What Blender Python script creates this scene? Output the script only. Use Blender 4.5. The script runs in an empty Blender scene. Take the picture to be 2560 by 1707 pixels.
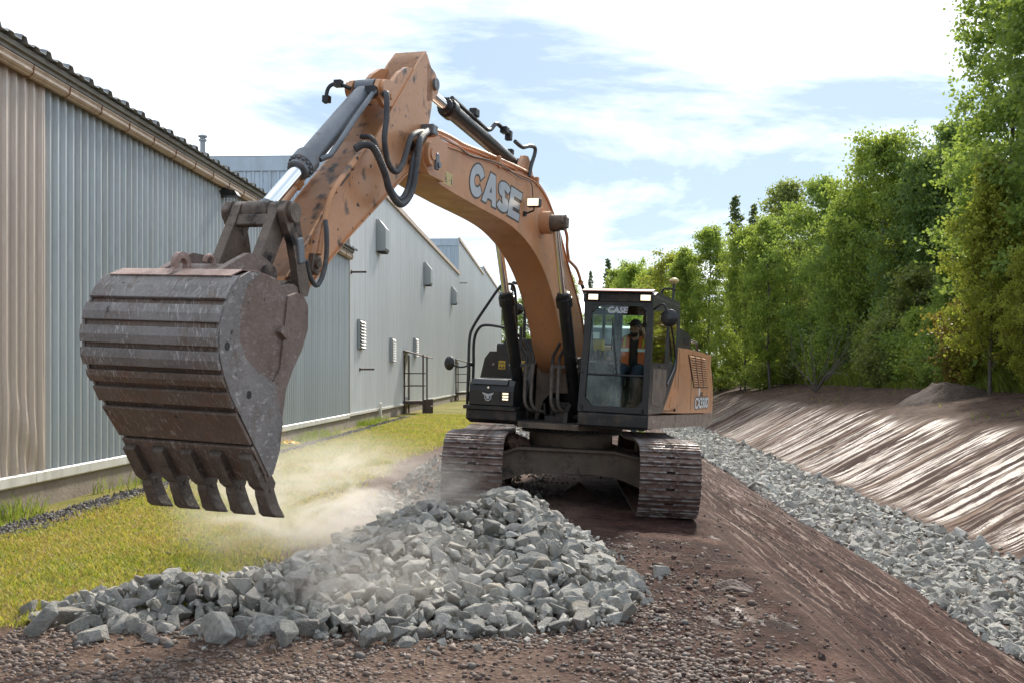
import bpy, bmesh, math, random
import numpy as np
from mathutils import Vector, Matrix, Euler

R = math.radians
scene = bpy.context.scene
COL = scene.collection
rnd = random.Random(7)
rng = np.random.default_rng(11)

# ------------------------------------------------------------------ camera
cam_data = bpy.data.cameras.new('camera')
cam_data.lens = 36.0
cam_data.sensor_width = 36.0
cam_data.shift_y = 0.033
cam_data.clip_start = 0.1
cam_data.clip_end = 5000
cam = bpy.data.objects.new('camera', cam_data)
cam.location = (0, 0, 1.85)
cam.rotation_euler = (R(90), 0, 0)
COL.objects.link(cam)
scene.camera = cam

# ------------------------------------------------------------------ light
SUN_AZ, SUN_EL = R(17), R(37)      # azimuth from +Y towards +X
world = bpy.data.worlds.new('World')
scene.world = world
world.use_nodes = True
wt = world.node_tree
wt.nodes.clear()
def wn(t, **k):
    n = wt.nodes.new(t)
    for a, v in k.items(): setattr(n, a, v)
    return n
def wl(a, b): wt.links.new(a, b)
def wmath(op, a, b=None, c=None):
    n = wn('ShaderNodeMath', operation=op)
    for i, v in enumerate((a, b, c)):
        if v is None: continue
        if isinstance(v, (int, float)): n.inputs[i].default_value = v
        else: wl(v, n.inputs[i])
    return n.outputs[0]
sky = wn('ShaderNodeTexSky', sky_type='NISHITA', sun_disc=False)
sky.sun_elevation = SUN_EL
sky.sun_rotation = SUN_AZ
sky.air_density = 1.0; sky.dust_density = 0.4; sky.ozone_density = 1.2
tc = wn('ShaderNodeTexCoord')
sep = wn('ShaderNodeSeparateXYZ'); wl(tc.outputs['Generated'], sep.inputs[0])
zc = wmath('ADD', wmath('MAXIMUM', sep.outputs['Z'], 0.0), 0.24)
px = wmath('DIVIDE', sep.outputs['X'], zc)
py = wmath('DIVIDE', sep.outputs['Y'], zc)
cmb = wn('ShaderNodeCombineXYZ'); wl(px, cmb.inputs[0]); wl(py, cmb.inputs[1])
mp = wn('ShaderNodeMapping'); wl(cmb.outputs[0], mp.inputs[0])
mp.inputs['Rotation'].default_value = (0, 0, R(-18))
mp.inputs['Scale'].default_value = (0.55, 1.0, 1)
mp.inputs['Location'].default_value = (31.3, 5.7, 0)
n1 = wn('ShaderNodeTexNoise'); wl(mp.outputs[0], n1.inputs['Vector'])
n1.inputs['Scale'].default_value = 1.25; n1.inputs['Detail'].default_value = 9; n1.inputs['Roughness'].default_value = 0.6
n1.inputs['Distortion'].default_value = 0.5
n2 = wn('ShaderNodeTexNoise'); wl(mp.outputs[0], n2.inputs['Vector'])
n2.inputs['Scale'].default_value = 4.2; n2.inputs['Detail'].default_value = 7; n2.inputs['Roughness'].default_value = 0.6
# thin cloud is brighter where it scatters the sun forward
dotn = wn('ShaderNodeVectorMath', operation='DOT_PRODUCT')
wl(tc.outputs['Generated'], dotn.inputs[0])
dotn.inputs[1].default_value = (math.sin(SUN_AZ)*math.cos(SUN_EL), math.cos(SUN_AZ)*math.cos(SUN_EL), math.sin(SUN_EL))
glow = wmath('POWER', wmath('MAXIMUM', dotn.outputs['Value'], 0.0), 7.0)
cov = wmath('ADD', wmath('ADD', wmath('MULTIPLY', n1.outputs[0], 0.78), wmath('MULTIPLY', n2.outputs[0], 0.22)), wmath('MULTIPLY', glow, 0.015))
ramp = wn('ShaderNodeValToRGB'); wl(cov, ramp.inputs[0])
ramp.color_ramp.elements[0].position = 0.43; ramp.color_ramp.elements[0].color = (0, 0, 0, 1)
ramp.color_ramp.elements[1].position = 0.70; ramp.color_ramp.elements[1].color = (1, 1, 1, 1)
ramp.color_ramp.interpolation = 'LINEAR'
cloudv = wmath('ADD', wmath('MULTIPLY', glow, 5.0), 8.2)
ccol = wn('ShaderNodeCombineColor')
wl(wmath('MULTIPLY', cloudv, 0.98), ccol.inputs[0]); wl(cloudv, ccol.inputs[1]); wl(wmath('MULTIPLY', cloudv, 1.03), ccol.inputs[2])
# veil of high haze over the blue
veil = wn('ShaderNodeMix', data_type='RGBA'); veil.inputs[0].default_value = 0.86
wl(sky.outputs[0], veil.inputs[6]); veil.inputs[7].default_value = (2.1, 2.7, 3.3, 1)
mixc = wn('ShaderNodeMix', data_type='RGBA')
wl(ramp.outputs[0], mixc.inputs[0]); wl(veil.outputs[2], mixc.inputs[6]); wl(ccol.outputs[0], mixc.inputs[7])
bg = wn('ShaderNodeBackground'); bg.inputs['Strength'].default_value = 0.095
wl(mixc.outputs[2], bg.inputs['Color'])
out = wn('ShaderNodeOutputWorld'); wl(bg.outputs[0], out.inputs['Surface'])

sun_d = bpy.data.lights.new('sun', 'SUN')
sun_d.energy = 2.5; sun_d.angle = R(5.0); sun_d.color = (1.0, 0.93, 0.82)
sun = bpy.data.objects.new('sun', sun_d)
sun.rotation_euler = (R(90)-SUN_EL, 0, math.pi-SUN_AZ)
COL.objects.link(sun)

vs = scene.view_settings
vs.view_transform = 'Standard'; vs.look = 'None'; vs.exposure = 1.4; vs.gamma = 1.0; vs.use_curve_mapping = False
scene.render.engine = 'CYCLES'
cy = scene.cycles
cy.use_denoising = True
cy.max_bounces = 7; cy.diffuse_bounces = 3; cy.glossy_bounces = 3; cy.transmission_bounces = 4; cy.transparent_max_bounces = 10; cy.volume_bounces = 1
cy.volume_step_rate = 2.0
cy.sample_clamp_indirect = 6.0
cy.caustics_reflective = False; cy.caustics_refractive = False

# ------------------------------------------------------------------ materials
class NT:
    def __init__(s, name):
        s.m = bpy.data.materials.new(name); s.m.use_nodes = True
        s.t = s.m.node_tree; s.t.nodes.clear()
        s.out = s.n('ShaderNodeOutputMaterial'); s.tc = s.n('ShaderNodeTexCoord')
    def n(s, t, **k):
        n = s.t.nodes.new(t)
        for a, v in k.items(): setattr(n, a, v)
        return n
    def l(s, a, b): s.t.links.new(a, b)
    def set(s, sock, v):
        if isinstance(v, bpy.types.NodeSocket): s.l(v, sock)
        elif isinstance(v, tuple) and len(v) == 3 and sock.type == 'RGBA': sock.default_value = (*v, 1)
        else: sock.default_value = v
    def math(s, op, a, b=None, clamp=False):
        n = s.n('ShaderNodeMath', operation=op, use_clamp=clamp); s.set(n.inputs[0], a)
        if b is not None: s.set(n.inputs[1], b)
        return n.outputs[0]
    def mix(s, f, a, b, mode='MIX'):
        n = s.n('ShaderNodeMix', data_type='RGBA', blend_type=mode)
        s.set(n.inputs[0], f); s.set(n.inputs[6], a); s.set(n.inputs[7], b); return n.outputs[2]
    def mapping(s, scale=(1, 1, 1), rot=(0, 0, 0), loc=(0, 0, 0), src=None):
        src = src or s.tc.outputs['Object']
        if any(rot):      # turn first, then stretch
            q = s.n('ShaderNodeMapping'); s.l(src, q.inputs[0]); q.inputs['Rotation'].default_value = rot; src = q.outputs[0]
        n = s.n('ShaderNodeMapping'); s.l(src, n.inputs[0])
        n.inputs['Scale'].default_value = scale; n.inputs['Location'].default_value = loc
        return n.outputs[0]
    def noise(s, scale, detail=4, rough=.55, vec=None, dist=0.0):
        n = s.n('ShaderNodeTexNoise'); s.l(vec or s.tc.outputs['Object'], n.inputs['Vector'])
        n.inputs['Scale'].default_value = scale; n.inputs['Detail'].default_value = detail
        n.inputs['Roughness'].default_value = rough; n.inputs['Distortion'].default_value = dist
        return n.outputs[0]
    def ramp(s, v, lo, hi, a=0.0, b=1.0):
        n = s.n('ShaderNodeMapRange'); s.l(v, n.inputs[0])
        n.inputs[1].default_value = lo; n.inputs[2].default_value = hi; n.inputs[3].default_value = a; n.inputs[4].default_value = b
        return n.outputs[0]
    def attr(s, name):
        n = s.n('ShaderNodeAttribute', attribute_name=name); return n.outputs['Fac']
    def attrc(s, name):
        n = s.n('ShaderNodeAttribute', attribute_name=name); return n.outputs['Color']
    def bump(s, h, dist=.01, strength=1.0, normal=None):
        n = s.n('ShaderNodeBump'); s.set(n.inputs['Height'], h); n.inputs['Distance'].default_value = dist; n.inputs['Strength'].default_value = strength
        if normal: s.l(normal, n.inputs['Normal'])
        return n.outputs[0]
    def pbsdf(s, col, rough=.6, metal=0.0, normal=None, spec=.5, coat=0.0, emit=None, estr=0.0):
        b = s.n('ShaderNodeBsdfPrincipled')
        s.set(b.inputs['Base Color'], col); s.set(b.inputs['Roughness'], rough); s.set(b.inputs['Metallic'], metal)
        s.set(b.inputs['Specular IOR Level'], spec)
        b.inputs['Coat Weight'].default_value = coat; b.inputs['Coat Roughness'].default_value = .15
        if normal: s.l(normal, b.inputs['Normal'])
        if emit: s.set(b.inputs['Emission Color'], emit); b.inputs['Emission Strength'].default_value = estr
        return b.outputs[0]
    def done(s, sh, vol=None):
        if sh is not None: s.l(sh, s.out.inputs['Surface'])
        if vol is not None: s.l(vol, s.out.inputs['Volume'])
        return s.m

def mat(name, col, rough=.6, metal=0.0, var=.2, vs=3.0, dirt=None, bump=0.0, bs=40.0, spec=.5, coat=0.0):
    """paint/steel/plastic with blotchy tone, an optional layer of dirt and fine relief"""
    t = NT(name)
    n = t.noise(vs, 6, .6)
    c = t.mix(t.ramp(n, .3, .7), tuple(v*(1-var) for v in col), tuple(min(1, v*(1+var)) for v in col))
    r = rough
    if dirt:
        dc, lo, hi, sc = dirt
        d = t.ramp(t.noise(sc, 8, .68), lo, hi)
        c = t.mix(d, c, dc)
        r = t.math('ADD', rough, t.math('MULTIPLY', d, max(0, .85-rough)))
        r2 = t.math('ADD', r, t.ramp(t.noise(vs*7, 4), .3, .7, -.08, .08), clamp=True); r = r2
    if 'orange' in name or 'boom' in name:      # scuffs through to primer and thin run-off marks
        sc1 = t.ramp(t.noise(1, 3, .6, t.mapping((30, 2.2, 2.2), rot=(R(25), R(20), R(10)))), .66, .70)
        c = t.mix(t.math('MULTIPLY', sc1, .55), c, (.30, .21, .15))
        sc2 = t.ramp(t.noise(30, 3, .6), .66, .70)
        c = t.mix(t.math('MULTIPLY', sc2, .7), c, (.10, .06, .04))
    nm = t.bump(t.noise(bs, 5), bump) if bump else None
    return t.done(t.pbsdf(c, r, metal, nm, spec, coat))

DUST = (.30, .225, .165)
MUD = (.14, .085, .06)
M = {}
M['orange'] = mat('orange paint', (.55, .25, .105), .42, 0, .10, 1.2, ((.38, .24, .15), .50, .80, 3.5), .002, 60, coat=.15)
M['orange_boom'] = mat('boom paint', (.57, .26, .115), .42, 0, .10, .8, ((.42, .255, .16), .45, .85, 2.2), .002, 50, coat=.2)
def arm_paint():
    t = NT('greasy arm paint')
    c = t.mix(t.ramp(t.noise(1.4, 6), .3, .7), (.56, .26, .115), (.62, .315, .16))
    c = t.mix(t.ramp(t.noise(9, 6, .7), .58, .72), c, (.34, .19, .12))
    sp = t.ramp(t.noise(4.2, 3, .5, t.mapping((1.6, 1, 1), loc=(.7, .2, .4))), .57, .68)
    sp2 = t.ramp(t.noise(15, 2, .5), .68, .72)
    k = t.math('MAXIMUM', sp, sp2)
    c = t.mix(k, c, (.03, .023, .02))
    r = t.math('ADD', .42, t.ramp(t.noise(20, 4), .3, .7, -.08, .1))
    return t.done(t.pbsdf(c, r, 0, t.bump(t.noise(45, 4), .002), coat=.1))
M['orange_arm'] = arm_paint()
M['black'] = mat('black paint', (.011, .012, .014), .36, 0, .3, 3, ((.085, .065, .052), .58, .84, 5), .002, 60, coat=.1)
M['black_dirty'] = mat('dusty black steel', (.013, .013, .014), .55, 0, .3, 3, ((.12, .085, .062), .48, .80, 4.5), .004, 40)
M['cyl_dark'] = mat('cylinder paint', (.016, .017, .019), .36, .2, .25, 3, ((.16, .10, .07), .59, .76, 6), .002, 60)
M['cyl_grey'] = mat('worn cylinder paint', (.15, .165, .185), .38, .3, .25, 3, ((.20, .15, .12), .56, .74, 6), .002, 60)
M['steel_dark'] = mat('oily steel', (.15, .112, .088), .5, .35, .35, 6, ((.02, .018, .018), .52, .66, 5), .006, 40)
M['chrome'] = mat('chrome', (.82, .84, .86), .10, 1.0, .03, 3)
M['rubber'] = mat('rubber hose', (.055, .057, .062), .6, 0, .3, 6, ((.2, .16, .12), .52, .8, 9), .003, 90)
M['rubber_dusty'] = mat('dusty hose', (.12, .10, .085), .8, 0, .4, 6, ((.06, .055, .05), .50, .7, 9), .003, 90)
M['dusty_frame'] = mat('dusty frame steel', (.155, .115, .085), .85, 0, .25, 4, ((.045, .04, .038), .54, .68, 3.5), .004, 40)
M['skirt'] = mat('bare dusty skirt', (.19, .14, .115), .35, .3, .2, 3, ((.08, .055, .045), .55, .75, 5), .002, 60)
M['mirror_glass'] = mat('mirror', (.9, .9, .9), .03, 1.0, .01)
M['silver'] = mat('silver decal', (.46, .48, .52), .32, .35, .06, 3)
M['decal_black'] = mat('decal black', (.012, .012, .014), .4)
M['yellow'] = mat('yellow sticker', (.62, .42, .06), .5, 0, .08)
M['yellow_pale'] = mat('pale sticker', (.60, .47, .20), .5, 0, .08)
M['roof_red'] = mat('roof visor', (.34, .13, .085), .5, 0, .2, 4, ((.3, .22, .18), .5, .8, 5))
M['white'] = mat('white paint', (.72, .72, .70), .5, 0, .08)

def track_mat():
    t = NT('muddy track steel')
    c = t.mix(t.ramp(t.noise(5, 7, .65), .32, .68), (.085, .046, .034), (.18, .112, .085))
    c = t.mix(t.ramp(t.noise(22, 5, .7), .56, .66), c, (.05, .03, .024))
    c = t.mix(t.ramp(t.noise(9, 6, .6, t.mapping(loc=(3, 1, 2))), .56, .7), c, (.26, .235, .225))
    met = t.ramp(t.noise(9, 6, .6, t.mapping(loc=(3, 1, 2))), .56, .7, 0, .6)
    return t.done(t.pbsdf(c, t.ramp(t.noise(14, 5), .3, .7, .35, .85), met, t.bump(t.noise(35, 6, .7), .012)))
M['track'] = track_mat()
def grouser_mat():
    t = NT('worn grouser')
    c = t.mix(t.ramp(t.noise(8, 6, .65), .42, .62), (.28, .25, .24), (.12, .07, .055))
    return t.done(t.pbsdf(c, t.ramp(t.noise(14, 5), .3, .7, .45, .8), .5, t.bump(t.noise(40, 5), .006)))
M['grouser'] = grouser_mat()

def bucket_mat(name, a, b, c3, scr, sca=1.0):
    t = NT(name)
    c = t.mix(t.ramp(t.noise(2.2*sca, 6, .6), .3, .7), a, b)
    c = t.mix(t.ramp(t.noise(6, 7, .7, t.mapping(loc=(2, 5, 1))), .50, .68), c, c3)
    # short bright scrapes left by stone, drawn out along the digging direction
    s1 = t.ramp(t.noise(1, 3, .6, t.mapping((85, 12, 12), rot=(0, R(14), 0))), .57, .66)
    s2 = t.ramp(t.noise(1, 3, .6, t.mapping((120, 16, 16), rot=(R(10), R(-24), 0), loc=(4, 4, 4))), .60, .68)
    s = t.math('MULTIPLY', t.math('MAXIMUM', s1, s2), t.ramp(t.noise(3, 3), .38, .62, .1, .75))
    c = t.mix(s, c, scr)
    dk = t.ramp(t.noise(16, 6, .7, t.mapping(loc=(7, 3, 1))), .60, .72)
    c = t.mix(dk, c, (.03, .022, .018))
    r = t.ramp(t.noise(12, 5), .3, .7, .42, .75)
    return t.done(t.pbsdf(c, r, .35, t.bump(t.noise(28, 7, .7), .008)))
M['bucket'] = bucket_mat('bucket steel', (.135, .098, .075), (.225, .175, .145), (.20, .115, .08), (.55, .50, .46))
M['bucket_side'] = bucket_mat('bucket side steel', (.185, .135, .112), (.25, .188, .16), (.17, .11, .088), (.36, .32, .30))
M['bucket_wear'] = bucket_mat('bucket wear steel', (.185, .168, .160), (.285, .262, .252), (.18, .135, .11), (.56, .53, .51))
M['bucket_top'] = bucket_mat('bucket rusty top', (.33, .22, .185), (.40, .28, .24), (.20, .12, .095), (.50, .45, .43))
M['tooth'] = bucket_mat('tooth steel', (.105, .08, .062), (.16, .13, .11), (.08, .06, .048), (.26, .23, .2))

def glass_mat(name, tint, refl=1.28, base=.0):
    t = NT(name)
    fr = t.n('ShaderNodeFresnel'); fr.inputs['IOR'].default_value = refl
    f = t.math('ADD', fr.outputs[0], t.ramp(t.noise(3, 5, .6), .35, .75, base, base+.03), clamp=True)
    tr = t.n('ShaderNodeBsdfTransparent'); tr.inputs[0].default_value = (*tint, 1)
    gl = t.n('ShaderNodeBsdfGlossy'); gl.inputs['Roughness'].default_value = .03; gl.inputs[0].default_value = (.95, .97, 1, 1)
    mx = t.n('ShaderNodeMixShader'); t.l(f, mx.inputs[0]); t.l(tr.outputs[0], mx.inputs[1]); t.l(gl.outputs[0], mx.inputs[2])
    return t.done(mx.outputs[0])
M['glass'] = glass_mat('cab glass', (.88, .96, .94))
M['glass_green'] = glass_mat('lower cab glass', (.70, .84, .79))

def lamp_mat(name, col, st):
    t = NT(name)
    w = t.ramp(t.noise(14, 2), .3, .7, .55, 1.2)
    c = t.mix(w, (1, .62, .28), col)
    return t.done(t.pbsdf((.9, .85, .7), .2, emit=c, estr=st))
M['lamp'] = lamp_mat('lit lamp lens', (1, .84, .56), .6)

# ------------------------------------------------------------------ mesh helpers
class MB:
    """collects primitives into one mesh"""
    def __init__(s): s.v = []; s.f = []; s.mi = []; s.sm = []
    def add(s, vs, fs, m=0, smooth=False):
        o = len(s.v); s.v += [tuple(map(float, v)) for v in vs]
        for f in fs: s.f.append([i+o for i in f]); s.mi.append(m); s.sm.append(smooth)
        return s
    def box(s, c, d, rot=None, m=0):
        x, y, z = d[0]/2, d[1]/2, d[2]/2
        vs = [Vector((a*x, b*y, e*z)) for a in (-1, 1) for b in (-1, 1) for e in (-1, 1)]
        if rot is not None:
            q = rot if isinstance(rot, Matrix) else Euler(rot).to_matrix()
            vs = [q @ v for v in vs]
        vs = [v+Vector(c) for v in vs]
        return s.add(vs, [(0, 1, 3, 2), (4, 6, 7, 5), (0, 4, 5, 1), (2, 3, 7, 6), (0, 2, 6, 4), (1, 5, 7, 3)], m)
    def prism(s, pts, a, b, ax, m=0, smooth=False):
        """closed outline extruded from a to b along axis ax ('x','y','z')"""
        def P(p, t):
            return {'x': (t, p[0], p[1]), 'y': (p[0], t, p[1]), 'z': (p[0], p[1], t)}[ax]
        n = len(pts)
        vs = [P(p, a) for p in pts]+[P(p, b) for p in pts]
        s.add(vs, [[(i+1) % n, i, i+n, (i+1) % n+n] for i in range(n)], m, smooth)
        s.add(vs, [list(range(n)), [i+n for i in reversed(range(n))]], m)
        return s
    def rh(s, pts, l0, l1, m=0):      # outline in (reach, height), extruded across the machine
        return s.prism([(-r, h) for r, h in pts], l0, l1, 'x', m)
    def lh(s, pts, r0, r1, m=0):      # outline in (left, height), extruded along the machine
        return s.prism(pts, -r0, -r1, 'y', m)
    def lr(s, pts, h0, h1, m=0):
        return s.prism([(l, -r) for l, r in pts], h0, h1, 'z', m)
    def strip(s, path, l0, l1, th, m=0):
        """plate of thickness th following a (reach,height) path, offset to its left"""
        n = len(path); off = []
        for i in range(n):
            a = path[max(0, i-1)]; b = path[min(n-1, i+1)]
            d = Vector((b[0]-a[0], b[1]-a[1])).normalized(); off.append((path[i][0]-d.y*th, path[i][1]+d.x*th))
        return s.rh(list(path)+off[::-1], l0, l1, m)
    def tube(s, pts, r, n=10, m=0, caps=True, rs=None):
        pts = [Vector(p) for p in pts]; k = len(pts); vs = []; up = Vector((0.13, 0.31, .94)).normalized()
        prev = None
        for i, p in enumerate(pts):
            d = (pts[min(i+1, k-1)]-pts[max(i-1, 0)])
            d = d.normalized() if d.length > 1e-9 else Vector((0, 0, 1))
            if prev is None:
                u = d.cross(up)
                if u.length < .1: u = d.cross(Vector((1, 0, 0)))
                u.normalize()
            else:
                u = (prev-d*prev.dot(d))
                u = u.normalized() if u.length > 1e-6 else d.orthogonal().normalized()
            prev = u; w = d.cross(u); rr = rs[i] if rs else r
            for j in range(n):
                a = 2*math.pi*j/n; vs.append(p+(u*math.cos(a)+w*math.sin(a))*rr)
        fs = [[i*n+j, i*n+(j+1) % n, (i+1)*n+(j+1) % n, (i+1)*n+j] for i in range(k-1) for j in range(n)]
        s.add(vs, fs, m, True)
        if caps:
            s.add(vs, [list(reversed(range(n))), [(k-1)*n+j for j in range(n)]], m)
        return s
    def cyl(s, a, b, r, n=20, m=0, r2=None):
        return s.tube([a, b], r, n, m, True, [r, r if r2 is None else r2])
    def lathe(s, prof, c=(0, 0, 0), n=24, axis='z', m=0):
        """profile (radius, along) turned about an axis"""
        vs = []
        for rr, t in prof:
            for j in range(n):
                a = 2*math.pi*j/n; x, y = rr*math.cos(a), rr*math.sin(a)
                p = {'z': (x, y, t), 'x': (t, x, y), 'y': (y, t, x)}[axis]
                vs.append((c[0]+p[0], c[1]+p[1], c[2]+p[2]))
        k = len(prof)
        fs = [[i*n+j, i*n+(j+1) % n, (i+1)*n+(j+1) % n, (i+1)*n+j] for i in range(k-1) for j in range(n)]
        s.add(vs, fs, m, True)
        s.add(vs, [list(reversed(range(n))), [(k-1)*n+j for j in range(n)]], m)
        return s
    def mesh(s, name, mats, sharp=35):
        me = bpy.data.meshes.new(name)
        me.from_pydata(s.v, [], s.f)
        for m in mats: me.materials.append(m)
        me.polygons.foreach_set('material_index', s.mi)
        me.polygons.foreach_set('use_smooth', s.sm)
        me.update()
        if any(s.sm): me.set_sharp_from_angle(angle=R(sharp))
        return me
    def build(s, name, mats, parent=None, bevel=0.0, seg=2):
        if not isinstance(mats, (list, tuple)): mats = [mats]
        o = link(name, s.mesh(name, mats), parent)
        if bevel:
            b = o.modifiers.new('bevel', 'BEVEL'); b.width = bevel; b.segments = seg; b.limit_method = 'ANGLE'; b.angle_limit = R(35)
        return o

def link(name, data, parent=None):
    o = bpy.data.objects.new(name, data); COL.objects.link(o)
    if parent is not None: o.parent = parent
    return o
def tag(o, label=None, cat=None, group=None, kind=None):
    for k, v in (('label', label), ('category', cat), ('group', group), ('kind', kind)):
        if v: o[k] = v
    return o
def empty(name, loc=(0, 0, 0), rot=(0, 0, 0), **k):
    o = bpy.data.objects.new(name, None); COL.objects.link(o); o.location = loc; o.rotation_euler = rot
    o.empty_display_size = .2
    return tag(o, **k)
def U(l, r, h): return Vector((l, -r, h))
def smooth_path(pts, n=6):
    """Catmull-Rom through points of any dimension"""
    P = [np.array(p, float) for p in pts]; P = [2*P[0]-P[1]]+P+[2*P[-1]-P[-2]]; o = []
    for i in range(1, len(P)-2):
        for k in range(n):
            t = k/n; a, b, c, d = P[i-1:i+3]
            o.append(tuple(.5*((2*b)+(-a+c)*t+(2*a-5*b+4*c-d)*t*t+(-a+3*b-3*c+d)*t**3)))
    o.append(tuple(P[-2])); return o
def np_mesh(name, v, f, mats, attrs=None, smooth=False, mi=None):
    """fast mesh from numpy arrays; f is (n,3) or (n,4)"""
    me = bpy.data.meshes.new(name); k = f.shape[1]
    me.vertices.add(len(v)); me.vertices.foreach_set('co', np.asarray(v, np.float32).ravel())
    me.loops.add(f.size); me.loops.foreach_set('vertex_index', np.asarray(f, np.int32).ravel())
    me.polygons.add(len(f)); me.polygons.foreach_set('loop_start', np.arange(0, f.size, k, dtype=np.int32))
    me.polygons.foreach_set('loop_total', np.full(len(f), k, np.int32)) if hasattr(me.polygons[0], 'loop_total') and False else None
    for m in (mats if isinstance(mats, (list, tuple)) else [mats]): me.materials.append(m)
    if mi is not None: me.polygons.foreach_set('material_index', np.asarray(mi, np.int32))
    me.polygons.foreach_set('use_smooth', np.full(len(f), bool(smooth)))
    for an, av in (attrs or {}).items():
        a = me.attributes.new(an, 'FLOAT', 'POINT'); a.data.foreach_set('value', np.asarray(av, np.float32))
    me.update(calc_edges=True)
    return me

# lattice value noise for terrain and scatter
_LAT = np.random.default_rng(5).random((256, 256))
def vnoise(x, y):
    xi = np.floor(x).astype(int); yi = np.floor(y).astype(int); fx = x-xi; fy = y-yi
    fx = fx*fx*(3-2*fx); fy = fy*fy*(3-2*fy)
    g = lambda a, b: _LAT[a & 255, b & 255]
    return (g(xi, yi)*(1-fx)+g(xi+1, yi)*fx)*(1-fy)+(g(xi, yi+1)*(1-fx)+g(xi+1, yi+1)*fx)*fy
def fbm(x, y, o=4, gain=.5):
    x = np.asarray(x, float); y = np.asarray(y, float); s = 0; a = 1; t = 0
    for i in range(o):
        s = s+a*vnoise(x*2**i+i*17.3, y*2**i+i*9.1); t += a; a *= gain
    return s/t-.5
def sstep(a, b, x):
    t = np.clip((np.asarray(x, float)-a)/(b-a), 0, 1); return t*t*(3-2*t)
# ------------------------------------------------------------------ terrain
TD = 0.063                        # the ditch runs at this slope in plan
WALL_X, WALL_D = -7.28, 0.041     # wall line x = WALL_X + WALL_D*y
def grass_edge(X, Y):             # >0 inside the lawn
    e = (-3.35+.05*Y)-X+.75*(1-sstep(10.5, 17, Y))
    e = e+1.3*fbm(X*.6+4, Y*.35, 4)+.5*fbm(X*3, Y*3, 3)
    near = (Y-7.6)*1.1+1.2*fbm(X*.9+9, Y*.9, 3)+(-3.6-X)*.25
    return np.minimum(e, near)
def macro(X, Y):
    X = np.asarray(X, float); Y = np.asarray(Y, float)
    wob = .35*fbm(Y*.12+3, Y*0+.5, 3)
    s = X-TD*Y+wob*sstep(8, 20, Y)
    cs = 1.75+.25*fbm(Y*.3, Y*0, 2)
    xs = np.array([-400, 0, 1.0, 1.9, 5.2, 5.6, 6.9, 8.2, 8.6, 12.3, 13.0, 16.5, 17.2, 40, 600])
    zs = np.array([0, 0, 0, -.06, -1.52, -1.68, -1.75, -1.66, -1.52, .34, .52, 1.18, 1.5, 1.6, 2.0])
    def prof(q): return np.interp(q, xs, zs)
    z = sum(prof(s-(cs-1.75)*np.clip((5.2-s)/3.3, 0, 1)+d) for d in (-.3, -.15, 0, .15, .3))/5
    tilt = np.clip(-.045*(X-.87), -.08, .11)*sstep(-6, -1.5, X)*sstep(8, 12, Y)*(1-sstep(22, 30, Y))*(1-sstep(2.2, 4, s))
    return z+tilt, s
def terrain(X, Y, detail=True):
    z, s = macro(X, Y)
    if not detail: return z
    X = np.asarray(X, float); Y = np.asarray(Y, float)
    g = sstep(-.2, .5, grass_edge(X, Y))
    dirt = (1-g)*sstep(-400, 0, X+400)
    flat = dirt*(1-sstep(1.5, 2.3, s))
    near = 1-sstep(16, 40, Y)
    mud = flat*sstep(-.6, .9, s+.5*fbm(X, Y*.6, 3))
    z = z+flat*.035*fbm(X*1.3, Y*1.3, 4)+mud*(.085*fbm(X*3.1, Y*3.1, 5, .62)+.03*np.abs(fbm(X*9, Y*9, 3)))*(.35+.65*near)
    z = z+g*.03*fbm(X*.8, Y*.8, 3)
    for cx_ in (2.02, -.42):      # cleat prints left by the tracks
        tk_ = flat*(1-sstep(.36, .46, np.abs(X-cx_-.041*(Y-13))))*sstep(5, 7, Y)*(1-sstep(12.2, 12.8, Y))*sstep(-.25, .25, fbm(X*1.1+cx_, Y*1.1, 2))
        z = z+tk_*(.013*np.cos(Y*2*np.pi/.2155)-.010)
    nb = sstep(1.7, 2.6, s)*(1-sstep(5.0, 5.5, s))       # near bank: dragged furrows
    p = X+.0*Y
    z = z+nb*(.16*fbm(p*3.6, Y*.12, 3)+.12*fbm(p*9, Y*.3, 3)+.07*fbm(X*7, Y*7, 4, .65))
    fb = sstep(8.4, 9.0, s)*(1-sstep(12.4, 13.4, s))     # far bank: diagonal scrapes
    pq = Y-.05*s
    z = z+fb*(.18*fbm(pq*1.1, s*.10, 3)+.10*fbm(pq*3.5, s*.18, 3)+.04*fbm(X*5, Y*5, 3))
    up = sstep(12.6, 13.4, s)
    z = z+up*(.16*fbm(X*.9, Y*.9, 5, .6)+.04*fbm(X*5, Y*5, 3))
    z = z+sstep(16.2, 16.9, s)*.25*fbm(X*.7+5, Y*.7, 3)
    return z

def axis(parts):
    a = [np.arange(lo, hi, st) for lo, hi, st in parts]; return np.unique(np.round(np.concatenate(a), 4))
gx = axis([(-330, -60, 30), (-60, -10, 2.5), (-10, -4, .2), (-4, 5.2, .065), (5.2, 14, .14), (14, 32, .45), (32, 80, 3), (80, 340, 30)])
gy = axis([(-80, 4, 6), (4, 5.5, .3), (5.5, 12, .065), (12, 20, .10), (20, 42, .22), (42, 90, .6), (90, 200, 4), (200, 640, 40)])
GX, GY = np.meshgrid(gx, gy)
GZ = terrain(GX, GY)
v = np.stack([GX.ravel(), GY.ravel(), GZ.ravel()], 1)
nx, ny = len(gx), len(gy)
idx = np.arange(nx*ny).reshape(ny, nx)
f = np.stack([idx[:-1, :-1].ravel(), idx[:-1, 1:].ravel(), idx[1:, 1:].ravel(), idx[1:, :-1].ravel()], 1)
_, GS = macro(GX, GY)
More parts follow.
